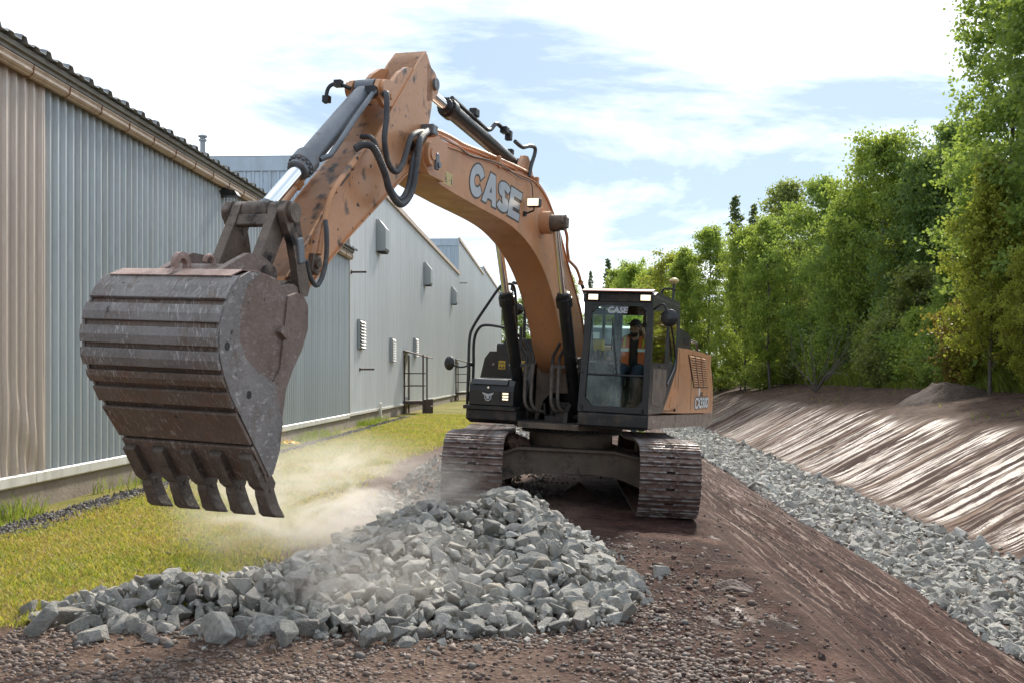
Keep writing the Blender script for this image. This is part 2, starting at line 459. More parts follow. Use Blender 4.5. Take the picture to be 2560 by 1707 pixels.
att = {
    'a_s': GS.ravel(),
    'a_grass': sstep(-.25, .45, grass_edge(GX, GY)).ravel(),
    'a_mud': (sstep(-.9, .7, GS+.9*fbm(GX*.5, GY*.4, 3))*(1-sstep(1.6, 2.4, GS))).ravel(),
    'a_near': (sstep(1.6, 2.3, GS)*(1-sstep(5.3, 5.8, GS))).ravel(),
    'a_far': (sstep(8.2, 8.7, GS)*(1-sstep(11.7, 12.5, GS+1.2*fbm(GX*.4, GY*.6, 3)))).ravel(),
    'a_up': sstep(11.7, 12.5, GS+1.2*fbm(GX*.4, GY*.6, 3)).ravel(),
}
def ground_mat():
    t = NT('ground')
    obj = t.tc.outputs['Object']
    g, mud, nb, fb, up = (t.attr(a) for a in ('a_grass', 'a_mud', 'a_near', 'a_far', 'a_up'))
    fine = t.noise(26, 8, .7); mid = t.noise(3.2, 7, .62); big = t.noise(.6, 5, .55)
    # packed dirt with small stones
    vo = t.n('ShaderNodeTexVoronoi'); t.l(obj, vo.inputs['Vector']); vo.inputs['Scale'].default_value = 22
    peb = t.ramp(vo.outputs['Distance'], .15, .5, 1, 0)
    dry = t.mix(t.ramp(mid, .35, .65), (.085, .050, .038), (.165, .112, .086))
    dry = t.mix(t.math('MULTIPLY', peb, t.ramp(big, .4, .6, .25, .8)), dry, (.22, .165, .13))
    dry = t.mix(t.ramp(fine, .5, .68), dry, (.05, .029, .022))
    # wet mud
    md = t.mix(t.ramp(mid, .35, .62), (.022, .011, .009), (.062, .030, .023))
    md = t.mix(t.ramp(t.noise(1.1, 6, .6, t.mapping(loc=(3, 0, 1))), .54, .66), md, (.115, .066, .051))
    md = t.mix(t.ramp(fine, .53, .66), md, (.018, .009, .008))
    c = t.mix(t.math('MULTIPLY', mud, t.ramp(t.noise(.9, 5, .6), .26, .42)), dry, md)
    # near bank streaks
    stk = t.noise(1, 5, .6, t.mapping((7.5, .30, 1.0)))
    stk2 = t.noise(1, 6, .65, t.mapping((20, .55, 3.0), loc=(2, 1, 0)))
    ncol = t.mix(t.ramp(stk, .40, .60), (.026, .012, .010), (.066, .032, .025))
    ncol = t.mix(t.ramp(stk2, .53, .60), ncol, (.165, .10, .076))
    ncol = t.mix(t.ramp(fine, .52, .66), ncol, (.024, .012, .010))
    c = t.mix(nb, c, ncol)
    # far bank: smeared wet clay
    rot = (0, 0, R(-4))
    f1 = t.noise(1, 6, .6, t.mapping((.12, 1.5, .3), rot=rot))
    f2 = t.noise(1, 6, .65, t.mapping((.30, 4.2, .6), rot=rot, loc=(5, 2, 0)))
    fcol = t.mix(t.ramp(f1, .42, .58), (.15, .092, .066), (.25, .175, .13))
    f3 = t.noise(1, 6, .65, t.mapping((.5, 9.0, 1.0), rot=rot, loc=(9, 4, 0)))
    dark = t.math('MAXIMUM', t.math('MAXIMUM', t.ramp(f2, .50, .54), t.ramp(f1, .55, .59)), t.ramp(f3, .57, .62))
    fcol = t.mix(dark, fcol, (.055, .030, .023))
    c = t.mix(fb, c, fcol)
    ucol = t.mix(t.ramp(t.noise(2.4, 8, .7), .36, .62), (.04, .024, .018), (.115, .072, .052))
    c = t.mix(up, c, ucol)
    # lawn soil and thatch
    gcol = t.mix(t.ramp(t.noise(.45, 6, .6), .36, .62), (.15, .165, .03), (.27, .225, .07))
    gcol = t.mix(t.ramp(fine, .45, .75), gcol, (.10, .075, .035))
    c = t.mix(g, c, gcol)
    # wetness
    wetm = t.math('MULTIPLY', mud, t.ramp(t.noise(1.6, 7, .65, t.mapping((1.4, .7, 1), loc=(1, 6, 0))), .60, .72))
    wetf = t.math('MULTIPLY', fb, t.ramp(t.noise(1, 6, .6, t.mapping((.14, 1.6, .3), rot=rot, loc=(2, 8, 0))), .38, .54))
    wetn = t.math('MULTIPLY', nb, t.ramp(stk2, .55, .66, 0, .45))
    wetf = t.math('MULTIPLY', wetf, t.math('SUBTRACT', 1.0, dark, True))
    wet = t.math('MAXIMUM', t.math('MAXIMUM', wetm, wetf), wetn)
    r = t.ramp(wet, 0, 1, .92, .28)
    r = t.math('ADD', r, t.ramp(fine, .3, .7, -.05, .08), clamp=True)
    h = t.math('ADD', t.math('MULTIPLY', fine, .5), t.math('MULTIPLY', t.noise(90, 6, .7), .15))
    h = t.math('ADD', h, t.math('MULTIPLY', peb, .25))
    h = t.math('ADD', h, t.math('MULTIPLY', t.math('MULTIPLY', fb, f2), 1.0))
    h = t.math('ADD', h, t.math('MULTIPLY', t.math('MULTIPLY', nb, stk2), 1.0))
    nm = t.bump(h, .05, .8)
    return t.done(t.pbsdf(c, r, 0, nm, t.ramp(wet, 0, 1, .12, .65)))
M['ground'] = ground_mat()
gme = np_mesh('ground', v, f, M['ground'], att, smooth=True)
ground = tag(link('ground', gme), kind='structure', label='brown earth, wet mud and lawn with a graded ditch', cat='ground')

# ------------------------------------------------------------------ warehouses
def metal_siding(name, col, rough=.38, var=.08, dirt=(.3, .28, .25), metal=.25, streak=.5):
    t = NT(name)
    c = t.mix(t.ramp(t.noise(.35, 5, .6), .3, .7), tuple(v*(1-var) for v in col), tuple(min(1, v*(1+var)) for v in col))
    st = t.ramp(t.noise(1, 5, .65, t.mapping((3, 4.5, .10))), .48, .74)
    c = t.mix(t.math('MULTIPLY', st, streak), c, dirt)
    oi = t.n('ShaderNodeObjectInfo'); c = t.mix(t.math('MULTIPLY', oi.outputs['Random'], .22), c, tuple(v*.62 for v in col))
    r = t.math('ADD', rough, t.ramp(t.noise(5, 5), .3, .7, -.08, .12))
    return t.done(t.pbsdf(c, r, metal, t.bump(t.noise(2.2, 4), .004)))
M['side_grey'] = metal_siding('grey siding', (.46, .50, .515))
M['side_beige'] = metal_siding('beige siding', (.58, .49, .42))
M['side_pale'] = metal_siding('pale siding', (.70, .715, .72), .4, .06, (.33, .31, .27), .2, .45)
M['side_blue'] = metal_siding('blue grey siding', (.45, .53, .60), .4, .06)
M['trim_white'] = metal_siding('white trim', (.72, .70, .66), .45)
M['gutter'] = metal_siding('beige gutter', (.56, .42, .30), .4, .1, (.22, .10, .05), .1, .5)
M['fascia'] = metal_siding('weathered fascia', (.26, .24, .205), .6, .2, (.07, .06, .05), .1, .5)
M['roofing'] = metal_siding('roofing', (.32, .33, .345), .5, .15, (.06, .055, .05), .3, .4)
M['rustband'] = mat('rusty strap', (.22, .085, .035), .8)
M['screw'] = mat('screw', (.06, .06, .065), .5, .5)
M['concrete'] = mat('old concrete', (.27, .22, .175), .9, 0, .25, 1.5, ((.12, .10, .08), .5, .75, 3), .01, 20)
M['rust_steel'] = mat('rusty painted steel', (.065, .048, .04), .7, .2, .3, 5, ((.13, .07, .045), .5, .7, 9))
M['vent_grey'] = metal_siding('galvanised hood', (.30, .33, .35), .45)
M['dark_void'] = mat('dark opening', (.02, .02, .02), .9)

WROT = -math.atan(WALL_D)
def wy(Y): return Y*math.hypot(1, WALL_D)      # distance along the wall for a world Y
def rib_panel(width, pitch, z0, z1, depth=.045, flat=.42, dent=None, rows=None, minor=True):
    """ribbed sheet in the local y-z plane standing proud towards +x"""
    mb = MB(); prof = []
    n = round(width/pitch)
    for i in range(n):
        y = i*pitch; w = pitch*(1-flat); a = pitch*.10
        prof += [(0, y), (0, y+w*.36)]
        if minor: prof += [(.010, y+w*.42), (.010, y+w*.55), (0, y+w*.61)]
        prof += [(0, y+w), (depth, y+w+a), (depth, y+pitch-a)]
    prof += [(0, width)]
    zs = rows or [z0, z1]
    vs = []
    for z in zs:
        for k, (x, y) in enumerate(prof):
            dx = dent(y, z, x) if dent else 0
            vs.append((x+dx, y, z))
    k = len(prof)
    mb.add(vs, [[i*k+j, i*k+j+1, (i+1)*k+j+1, (i+1)*k+j] for i in range(len(zs)-1) for j in range(k-1)])
    # screw heads in rows
    for zz in np.arange(z0+.12, z1, 1.35):
        for i in range(0, n, 2):
            y = i*pitch+pitch*.05
            mb.box((.006, y, zz), (.012, .02, .02), m=1)
    return mb

wh = empty('warehouse', (WALL_X, 0, 0), (0, 0, WROT), label='long low warehouse with grey and beige ribbed metal siding and rusty gutter', cat='building')
P1 = .235; PW = P1*4
Y0, YS, Y1 = wy(4.5), wy(14.5), wy(36.0)
gm = rib_panel(PW, P1, .50, 6.0, depth=.058, flat=.36).mesh('grey_panel', [M['side_grey'], M['screw']])
y = YS; k = 0
while y < Y1-.2:
    o = link('siding_panel', gm, wh); o.location = (.002*(k % 2), y, 0); y += PW; k += 1
Y1 = y
rows = [.50, .62, .75, .9, 1.05, 1.2, 1.4, 1.6, 1.8, 1.95, 2.0, 3, 6.0]
y = YS-PW; k = 0
while y > Y0:
    rr = random.Random(100+k)
    ph = rr.random()*6
    def dent(yy, z, x, ph=ph, y=y):
        if z >= 1.96: return 0.0
        tq = (1.96-z)/1.46
        return .022*math.sin(math.pi*tq)*(.6+.5*math.sin(z*5+ph+yy*3))+.014*math.sin(yy*9+z*8+ph)*tq
    me = rib_panel(PW, P1, .5, 6.0, depth=.05, flat=.36, dent=dent, rows=rows).mesh('beige_panel', [M['side_beige'], M['screw']])
    o = link('siding_panel', me, wh); o.location = (.012, y, 0); y -= PW; k += 1
YB = y+PW
# seam trims, base flashing in lengths, foundation
MB().box((.03, YS, 3.22), (.075, .05, 5.4)).build('corner_trim', M['side_beige'], wh, .006)
yy = YB
while yy < Y1:
    L = min(3.05, Y1-yy)
    MB().prism([(-.05, .51), (.06, .51), (.085, .495), (.085, .37), (.07, .35), (-.05, .35)], yy+.006, yy+L-.006, 'y').build('base_flashing', M['trim_white'], wh)
    yy += L
MB().box((-.12, (YB+Y1)/2, .05), (.30, Y1-YB, .60)).build('foundation', M['concrete'], wh)
# eave: gutter with straps, fascia, roof sheets whose ribs show at the edge
gp = [(.065, 6.06), (.065, 5.95), (.08, 5.92), (.10, 5.905), (.105, 5.915), (.13, 5.90), (.17, 5.905), (.175, 5.92), (.20, 5.935), (.215, 5.96), (.21, 6.0), (.225, 6.04), (.215, 6.06), (.20, 6.05), (.19, 5.97), (.13, 5.93), (.09, 5.95), (.09, 6.06)]
yy = YB
while yy < Y1:
    L = min(4.0, Y1-yy)
    MB().prism(gp, yy, yy+L-.004, 'y').build('gutter', M['gutter'], wh); yy += L
mb = MB(); yy = YB+.4
while yy < Y1:
    mb.prism([(.07, 6.062), (.07, 5.93), (.095, 5.897), (.15, 5.893), (.205, 5.925), (.222, 5.96), (.231, 6.05), (.21, 6.066)], yy, yy+.014, 'y'); yy += 1.05
mb.build('gutter_strap', M['rustband'], wh)
MB().prism([(.0, 6.07), (.17, 6.07), (.20, 6.085), (.20, 6.135), (.245, 6.145), (.245, 6.215), (.0, 6.215)], YB, Y1, 'y').build('fascia', M['fascia'], wh)
RP = .325
def roof_sheet(n):
    mb = MB(); prof = []
    for i in range(n):
        y = i*RP; rh_ = .07 if i % 2 else .03; prof += [(y, 0), (y+.15, 0), (y+.175, rh_), (y+.285, rh_)]
    prof += [(n*RP, 0)]
    vs = []
    for x, z in ((.33, 6.235), (-9.0, 7.95)):
        vs += [(x, y, z+h) for y, h in prof]
    for x, z in ((.33, 6.225), (-9.0, 7.94)):
        vs += [(x, y, z+h) for y, h in prof]
    k = len(prof)
    fs = []
    for j in range(k-1):
        fs += [[j, j+1, k+j+1, k+j], [2*k+j+1, 2*k+j, 3*k+j, 3*k+j+1], [j+1, j, 2*k+j, 2*k+j+1]]
    return mb.add(vs, fs)
rs = roof_sheet(4).mesh('roof_sheet', [M['roofing']])
y = YB
while y < Y1:
    o = link('roof_sheet', rs, wh); o.location = (0, y, 0); y += 4*RP
# end wall beyond the frame closes the volume
MB().box((-5.0, YB-.06, 3.6), (10, .1, 6.6)).build('end_wall', M['side_beige'], wh)
# exhaust stack on the roof
st = empty('roof_stack', label='thin galvanised flue pipe with a cap on the warehouse roof', cat='flue')
sx, sy = -9.06, 30.0
MB().lathe([(.075, 6.9), (.075, 8.72), (.06, 8.72)], (0, 0, 0), 18).build('pipe', M['vent_grey'], st)
MB().lathe([(.03, 8.68), (.115, 8.70), (.115, 8.745), (.075, 8.77), (.075, 8.81), (.13, 8.815), (.13, 8.855), (.03, 8.89)], (0, 0, 0), 18).build('cap', M['vent_grey'], st)
st.location = (sx, sy, 0)

def big_hall(name, label, ya, yb, ztop, zbase, setback=0.0, matn='side_pale', depth=14, endmat='side_blue', pw=3.0, pitch=.2, trim=True):
    h = empty(name, (WALL_X, 0, 0), (0, 0, WROT), label=label, cat='building', group=None)
    me = rib_panel(pw, pitch, zbase, ztop, depth=.025, flat=.5, minor=False).mesh('panel', [M[matn], M['screw']])
    y = ya
    while y < yb-.1:
        o = link('siding_panel', me, h); o.location = (setback, y, 0); y += pw
    yb = y
    # wall facing the camera, beyond the lower roof in front
    em = rib_panel(3.0, .3, 0.5, ztop-.5, depth=.04, flat=.45, minor=False).mesh('end_panel', [M[endmat], M['screw']])
    for i in range(int(depth/3)):
        o = link('end_panel', em, h); o.rotation_euler = (0, 0, R(-90)); o.location = (setback-3.0*(i+1), ya-.01, 0)
    MB().box((setback-depth/2, ya-.03, ztop-.24), (depth+.1, .10, .50)).build('end_fascia', M[endmat], h)
    MB().box((setback-depth/2, (ya+yb)/2, ztop+.02), (depth, yb-ya, .08)).build('roof', M['roofing'], h)
    MB().box((setback+.05, (ya+yb)/2, ztop+.02), (.16, yb-ya, .22)).build('roof_edge_trim', M['gutter'] if trim else M['side_pale'], h)
    MB().box((setback+.03, (ya+yb)/2, zbase-.04), (.10, yb-ya, .09)).build('base_flashing', M['trim_white'], h)
    MB().box((setback-.14, (ya+yb)/2, zbase/2-.15), (.30, yb-ya, zbase+.15)).build('foundation', M['concrete'], h)
    return h, yb
h2, e2 = big_hall('tall_hall', 'tall pale hall with hooded vents and louvres behind the arm', Y1+.02, wy(78), 9.55, .50)
MB().box((.02, Y1+.05, 4.9), (.10, .12, 9.0)).build('corner_trim', M['fascia'], h2)
h3, e3 = big_hall('far_hall', 'pale hall with dark parapet, second block behind the boom', e2+.02, wy(105), 12.2, .6, 0, 'side_pale', 9)
h4, e4 = big_hall('farthest_hall', 'farthest pale block at the end of the row', e3+.02, wy(140), 12.9, .6, 0, 'side_pale', 6)

def on_wall(Yw): return wy(Yw)
WM = Matrix.Translation((WALL_X, 0, 0)) @ Matrix.Rotation(WROT, 4, 'Z')
def wall_thing(name, Yw, z, label, cat, group=None):
    p = WM @ Vector((0.03, wy(Yw), z))
    return empty(name, p, (0, 0, WROT), label=label, cat=cat, group=group)
# hooded vents
for Yw, z, h, w, lab in ((42.2, 7.55, 1.28, 1.0, 'large galvanised hood vent nearest the arm, high on the hall'),
                      (57.4, 7.5, 1.25, .9, 'galvanised hood vent, middle of the three high ones'),
                      (72.5, 7.46, 1.2, .9, 'smallest galvanised hood vent, nearest the boom')):
    t = wall_thing('vent_hood', Yw, z, lab, 'vent', 'hood vents high on the hall')
    MB().prism([(0, -h/2), (.34, -h/2), (.40, -h/2+.1), (.40, h/2-.35), (.12, h/2), (0, h/2)], -w/2, w/2, 'y').build('hood', M['vent_grey'], t, .01)
    MB().box((.2, 0, -h/2-.02), (.3, w*.9, .03)).build('vent_mouth', M['dark_void'], t)
def louvre(Yw, z, h, w, open_, lab):
    t = wall_thing('louvre', Yw, z, lab, 'louvre', 'louvres low on the hall')
    MB().box((.03, 0, 0), (.05, w, h)).build('backing', M['dark_void'], t)
    fr = MB()
    for a, b, c, d in ((0, h/2, w+.1, .06), (0, -h/2, w+.1, .06)): fr.box((.06, a, b), (.10, c, d))
    for a in (-1, 1): fr.box((.06, a*w/2, 0), (.10, .06, h))
    fr.build('frame', M['vent_grey'], t)
    n = 9; me = None
    for i in range(n):
        zz = -h/2+h*(i+.6)/n
        sl = MB().box((0, 0, 0), (.16, w*.94, .018))
        o = sl.build('slat', M['trim_white'], t); o.location = (.12, 0, zz); o.rotation_euler = (0, R(48 if open_ else 62), 0)
louvre(38.2, 3.37, 1.03, .95, True, 'open white louvre nearest the bucket')
louvre(45.7, 2.98, 1.0, .95, False, 'closed flush louvre between two open ones')
louvre(53.3, 3.3, .92, .95, True, 'open louvre above the steel landing')
# bulkhead lamp under the gutter
lp = wall_thing('wall_lamp', 22.3, 5.78, 'small dark bulkhead lamp under the warehouse gutter', 'lamp')
MB().box((.06, 0, 0), (.10, .10, .12)).build('bracket', M['black'], lp)
MB().prism([(.0, .06), (.18, .10), (.34, .06), (.40, -.04), (.36, -.05), (.05, -.05)], -.14, .14, 'y').build('hood', M['black'], lp, .01)
# little pipe stubs
for i, (Yw, z, lab) in enumerate(((36.6, 5.53, 'short pipe stub by the corner of the tall hall'), (38.2, 2.08, 'thin pipe stub low below the nearest louvre'), (79.0, 8.95, 'dark pipe stub high on the second block'))):
    t = wall_thing('pipe_stub', Yw, z, lab, 'pipe', 'pipe stubs on the halls')
    MB().cyl((0, 0, 0), (.55, 0, .0), .035, 10).build('stub', M['rust_steel'], t)
    MB().lathe([(.07, 0), (.07, .03)], (0, 0, 0), 12, 'x').build('flange', M['rust_steel'], t)
# downpipe corner piece
dp = wall_thing('downpipe', 42.2, .45, 'short white downpipe end at the base of the hall', 'pipe')
MB().box((.10, 0, 0), (.10, .16, .55)).build('pipe', M['trim_white'], dp, .02)
MB().box((.10, 0, -.30), (.14, .22, .08)).build('shoe', M['trim_white'], dp, .01)
# steel landings
def landing(Yw, lab, full=True):
    t = wall_thing('steel_landing', Yw, 0, lab, 'landing', 'steel landings along the hall')
    w, d, zf, top = 1.6, 1.0, .55, 2.85
    MB().box((d/2, 0, zf), (d, w, .16)).build('deck', M['rust_steel'], t)
    for x in (.06, d-.04):
        for yv in (-w/2+.05, w/2-.05):
            MB().box((x, yv, (top if x < .5 or True else 2)/2), (.07, .07, top)).build('post', M['rust_steel'], t)
    for zz in (1.35, 1.95):
        for yv in (-w/2+.05, w/2-.05): MB().box((d/2, yv, zz), (d, .05, .05)).build('rail', M['rust_steel'], t)
        MB().box((d-.04, 0, zz), (.05, w, .05)).build('rail', M['rust_steel'], t)
    MB().prism([(0, top+.22), (d+.25, top-.12), (d+.25, top-.17), (0, top+.15)], -w/2-.1, w/2+.1, 'y').build('canopy', M['rust_steel'], t)
    MB().box((d+.18, -.2, .36), (.3, .9, .05)).build('step', M['rust_steel'], t)
    for s in (-1, 1): MB().box((d+.15, -.2+s*.45, .35), (.34, .05, .7)).build('stringer', M['rust_steel'], t)
    MB().box((.012, 0, 1.85), (.03, 1.0, 2.1)).build('door', M['side_pale'], t)
landing(50.0, 'rusty steel landing with rails and canopy under a louvre')
landing(76.0, 'farther steel landing partly hidden by the excavator mirror')
# ------------------------------------------------------------------ excavator
EX = empty('excavator', (.865, 15.78, 0), (0, .045, -.041),
           label='large orange tracked excavator with raised boom and toothed bucket', cat='excavator')
UY = -(R(19)-.041)               # the upper body is slewed on the tracks
def up(o): o.rotation_euler = (0, 0, UY); return o
def part(mb, name, mats, bevel=0.0, parent=None, seg=2):
    if parent is None: return up(mb.build(name, mats, EX, bevel, seg))
    return mb.build(name, mats, parent, bevel, seg)
BL = -.15                        # boom plane, metres left of the slew axis

# --- undercarriage (own axes: x left, -y forward)
PITCH, SHW, TR = .2155, .80, .462
def track_path():
    pts = []
    for a in np.linspace(-90, 75, 34): pts.append((1.95+TR*math.cos(R(a)), .50+TR*math.sin(R(a))))
    pts += [(1.75, .972), (1.2, .975), (.9, .962), (.2, .925), (-.7, .89), (-1.6, .89)]
    for a in np.linspace(98, 270, 34): pts.append((-1.95+.43*math.cos(R(a)), .468+.43*math.sin(R(a))))
    pts += [(0, .038)]
    return pts
tp = np.array(track_path()+[track_path()[0]])
seg = np.hypot(*np.diff(tp, axis=0).T); cum = np.concatenate([[0], np.cumsum(seg)])
NSH = round(cum[-1]/PITCH); STEP = cum[-1]/NSH
def at_path(d):
    d %= cum[-1]; return np.array([np.interp(d, cum, tp[:, 0]), np.interp(d, cum, tp[:, 1])])
def shoe_mesh():
    mb = MB(); w = SHW/2; p = STEP/2*.97
    # plate in pieces so that the mud holes are open
    hx0, hx1, hy = -.055, .055, .018
    mb.box((-(w+.055)/2, 0, 0), (w-.055, 2*p, .016)); mb.box(((w+.055)/2, 0, 0), (w-.055, 2*p, .016))
    mb.box((0, (p+hy)/2, 0), (.11, p-hy, .016)); mb.box((0, -(p+hy)/2, 0), (.11, p-hy, .016))
    mb.add([(-w, p, -.008), (w, p, -.008), (w, p+.022, -.03), (-w, p+.022, -.03)], [(0, 1, 2, 3)])
    for y, h in ((-p+.012, .034), (0.0, .030), (p-.02, .034)):
        for a, b in (((-w, w),) if abs(y) > .01 else ((-w, -.06), (.06, w))):
            mb.prism([(y-.016, .006), (y-.008, h), (y+.008, h), (y+.016, .006)], a, b, 'x', 1)
    for x in (-.10, .10):
        for y in (-.05, .05): mb.cyl((x, y, .006), (x, y, .022), .016, 6)
    for x in (-.09, .09): mb.box((x, p-.005, .012), (.035, .05, .03))
    return mb.mesh('track_shoe', [M['track'], M['grouser']])
SHOE = shoe_mesh()
def link_mesh():
    mb = MB()
    for x in (-.09, .09): mb.box((x, 0, -.055), (.04, STEP*.9, .09))
    mb.cyl((-.12, STEP/2, -.06), (.12, STEP/2, -.06), .03, 8)
    return mb.mesh('track_link', [M['steel_dark']])
LINK = link_mesh()
for sgn, tc_ in ((-1, -1.325), (1, 1.275)):
    fr = MB()
    fr.prism([(1.75, .30), (1.6, .25), (-1.6, .25), (-1.75, .32), (-1.7, .62), (-1.2, .70), (1.1, .70), (1.7, .62)], tc_-.17, tc_+.17, 'x')
    tf = fr.build('track_frame', M['dusty_frame'], EX, .02)
    for i in range(NSH):
        d = i*STEP
        p, a, b = at_path(d), at_path(d-.06), at_path(d+.06)
        t = b-a; ang = math.atan2(t[1], t[0])
        mat4 = Matrix.Translation((tc_, -p[0], p[1])) @ Matrix.Rotation(-ang, 4, 'X') @ Matrix.Rotation(math.pi, 4, 'Z') if False else None
        # local axes: x across, y along travel, z outwards
        ty = Vector((0, -t[0], t[1])).normalized(); xx = Vector((1, 0, 0)); zz = xx.cross(ty)
        # path runs clockwise seen from the right so that zz is outward
        m = Matrix((xx, ty, zz)).transposed().to_4x4()
        ctr = Vector((0, 0, .5)); pos = Vector((tc_, -p[0], p[1]))
        if zz.dot(pos-Vector((tc_, -p[0]*.6, .5))) < 0:
            m = Matrix((-xx, ty, -zz)).transposed().to_4x4()
        m.translation = pos
        o = link('track_shoe', SHOE, tf); o.matrix_local = m
        o2 = link('chain_link', LINK, tf); o2.matrix_local = m
    for rr, hh, rad, nm in ((1.95, .50, .34, 'idler_wheel'), (-1.95, .47, .34, 'sprocket')):
        MB().lathe([(.10, -.13), (rad, -.12), (rad, -.05), (rad+.03, -.04), (rad+.03, .04), (rad, .05), (rad, .12), (.10, .13)], (tc_, -rr, hh), 28, 'x').build(nm, M['steel_dark'], tf)
    for rr in np.linspace(-1.35, 1.35, 7):
        MB().lathe([(.05, -.16), (.11, -.15), (.11, -.06), (.09, -.05), (.09, .05), (.11, .06), (.11, .15), (.05, .16)], (tc_, -rr, .22), 16, 'x').build('track_roller', M['steel_dark'], tf)
    for rr in (1.0, -.5):
        MB().lathe([(.03, -.12), (.07, -.1), (.07, .1), (.03, .12)], (tc_, -rr, .82), 14, 'x').build('carrier_roller', M['steel_dark'], tf)
beam = [(-1.16, .60), (-1.0, .66), (-.78, .745), (.62, .745), (1.0, .665), (1.12, .61), (1.12, .27), (1.02, .26), (.80, .345), (.62, .405), (.3, .425), (-.35, .415), (-.67, .39), (-.85, .33), (-1.0, .28), (-1.16, .27)]
cb = MB()
for a, b in ((.92, .55), (-.55, -.92)): cb.lh(beam, a, b)
cb.box((0, 0, .56), (1.2, 1.5, .33))
cbo = cb.build('carbody', M['dusty_frame'], EX, .012)
fl = MB()
for a, b in ((1.0, .50), (-.50, -1.0)):
    fl.lh([(-1.14, .605), (-1.0, .665), (-.78, .75), (.62, .75), (1.0, .67), (1.1, .615), (1.1, .645), (1.0, .70), (.62, .785), (-.78, .785), (-1.0, .695), (-1.14, .635)], a, b)
fl.build('top_flange', M['dusty_frame'], cbo, .006)
MB().box((0, 0, .77), (1.3, 1.6, .03)).build('deck_plate', M['dusty_frame'], cbo)
mb = MB()
for i in range(40):
    x = -rnd.uniform(.68, .95); y_ = rnd.uniform(-.85, -.2)
    s_ = .05+.07*rnd.random(); mb.box((x, y_, .80+s_*.3), (s_*1.6, s_*1.4, s_), (rnd.random(), rnd.random(), rnd.random()))
tag(mb.build('packed_mud', M['track'], cbo, .02), kind='stuff')
MB().lathe([(.64, .77), (.64, .985)], (0, 0, 0), 56).build('slew_ring_base', M['dusty_frame'], EX)
sr = MB().lathe([(.70, .985), (.76, .99), (.76, 1.015), (.72, 1.02), (.72, 1.04), (.79, 1.045), (.79, 1.075), (.70, 1.08)], (0, 0, 0), 56).build('slew_ring', M['black_dirty'], EX)
mb = MB()
for i in range(60):
    a = i*math.tau/60
    mb.cyl((.735*math.cos(a), .735*math.sin(a), .975), (.735*math.cos(a), .735*math.sin(a), .992), .016, 6)
    mb.cyl((.765*math.cos(a+.05), .765*math.sin(a+.05), 1.03), (.765*math.cos(a+.05), .765*math.sin(a+.05), 1.047), .016, 6)
mb.build('ring_bolts', M['dusty_frame'], sr)

# --- slewing platform
part(MB().lr([(-1.2, 1.15), (-.5, 1.22), (.5, 1.22), (1.38, 1.25), (1.38, -4.3), (.9, -4.7), (-.9, -4.7), (-1.3, -4.2)], 1.132, 1.172), 'platform', M['black_dirty'], .01)
part(MB().lr([(-.43, 1.30), (.46, 1.30), (.62, .9), (.8, 0), (.6, -.8), (-.6, -.8), (-.8, 0), (-.62, .9)], 1.078, 1.155), 'centre_frame_plate', M['dusty_frame'], .01)
for s_ in (-.36, .36):
    part(MB().rh([(1.12, 1.12), (1.08, 1.32), (.85, 1.45), (.55, 1.9), (.36, 2.12), (.02, 2.15), (-.3, 1.95), (-.9, 1.5), (-1.2, 1.12)], BL+s_-.03, BL+s_+.03), 'boom_bracket', M['black_dirty'], .008)
# arched front plate between the brackets with the swing motor bay
ar = [(-.45, 1.17), (-.45, 1.95), (.40, 1.95), (.40, 1.17), (.36, 1.17), (.36, 1.50), (.28, 1.58), (-.22, 1.58), (-.33, 1.45), (-.40, 1.17)]
part(MB().lh(ar, .46, .42), 'bay_plate', M['dusty_frame'], .006)
part(MB().box(U(-.02, -.1, 1.5), (.8, .04, .8)), 'bay_back', M['black'])
mb = MB().box(U(.02, .25, 1.32), (.34, .3, .26)).cyl(U(-.2, .3, 1.2), U(-.2, .3, 1.5), .09, 16).cyl(U(.22, .3, 1.2), U(.22, .3, 1.45), .07, 16).box(U(0, .8, 1.2), (.3, .3, .10)).box(U(.12, .95, 1.24), (.16, .12, .14))
for k in range(5): mb.tube(smooth_path([tuple(U(-.3+.14*k, .35, 1.3)), tuple(U(-.28+.13*k, .55, 1.42-.03*k)), tuple(U(-.2+.1*k, .75, 1.25))], 5), .018, 8)
part(mb, 'swivel_valves', M['black_dirty'], .008)

# --- right-hand tool box, tank and covers
box = [(1.30, 1.36), (1.30, 1.58), (1.28, 1.66), (1.22, 1.74), (.42, 1.76), (.42, 1.36)]
tb = part(MB().rh(box, -1.20, -.52), 'tool_box', M['black'], .018, seg=3)
part(MB().rh([(1.315, 1.665), (1.25, 1.745), (.5, 1.775), (.5, 1.70), (1.22, 1.68)], -1.16, -.62), 'lid', M['black'], .012, tb)
part(MB().cyl(U(-.90, 1.30, 1.625), U(-.90, 1.325, 1.625), .017, 12), 'lock', M['chrome'], 0, tb)
hl = MB()
for i, z in enumerate((1.545, 1.505, 1.465)): hl.box(U(-.64, 1.302, z), (.085, .02, .024))
lampgrid = part(hl, 'headlight', M['lamp'], 0, tb)
g2 = MB()
for z in (1.567, 1.525, 1.485, 1.443): g2.box(U(-.655, 1.308, z), (.14, .034, .014))
for x in (-.727, -.583): g2.box(U(x, 1.306, 1.505), (.008, .03, .13))
part(g2, 'headlight_grid', M['black'], 0, tb)
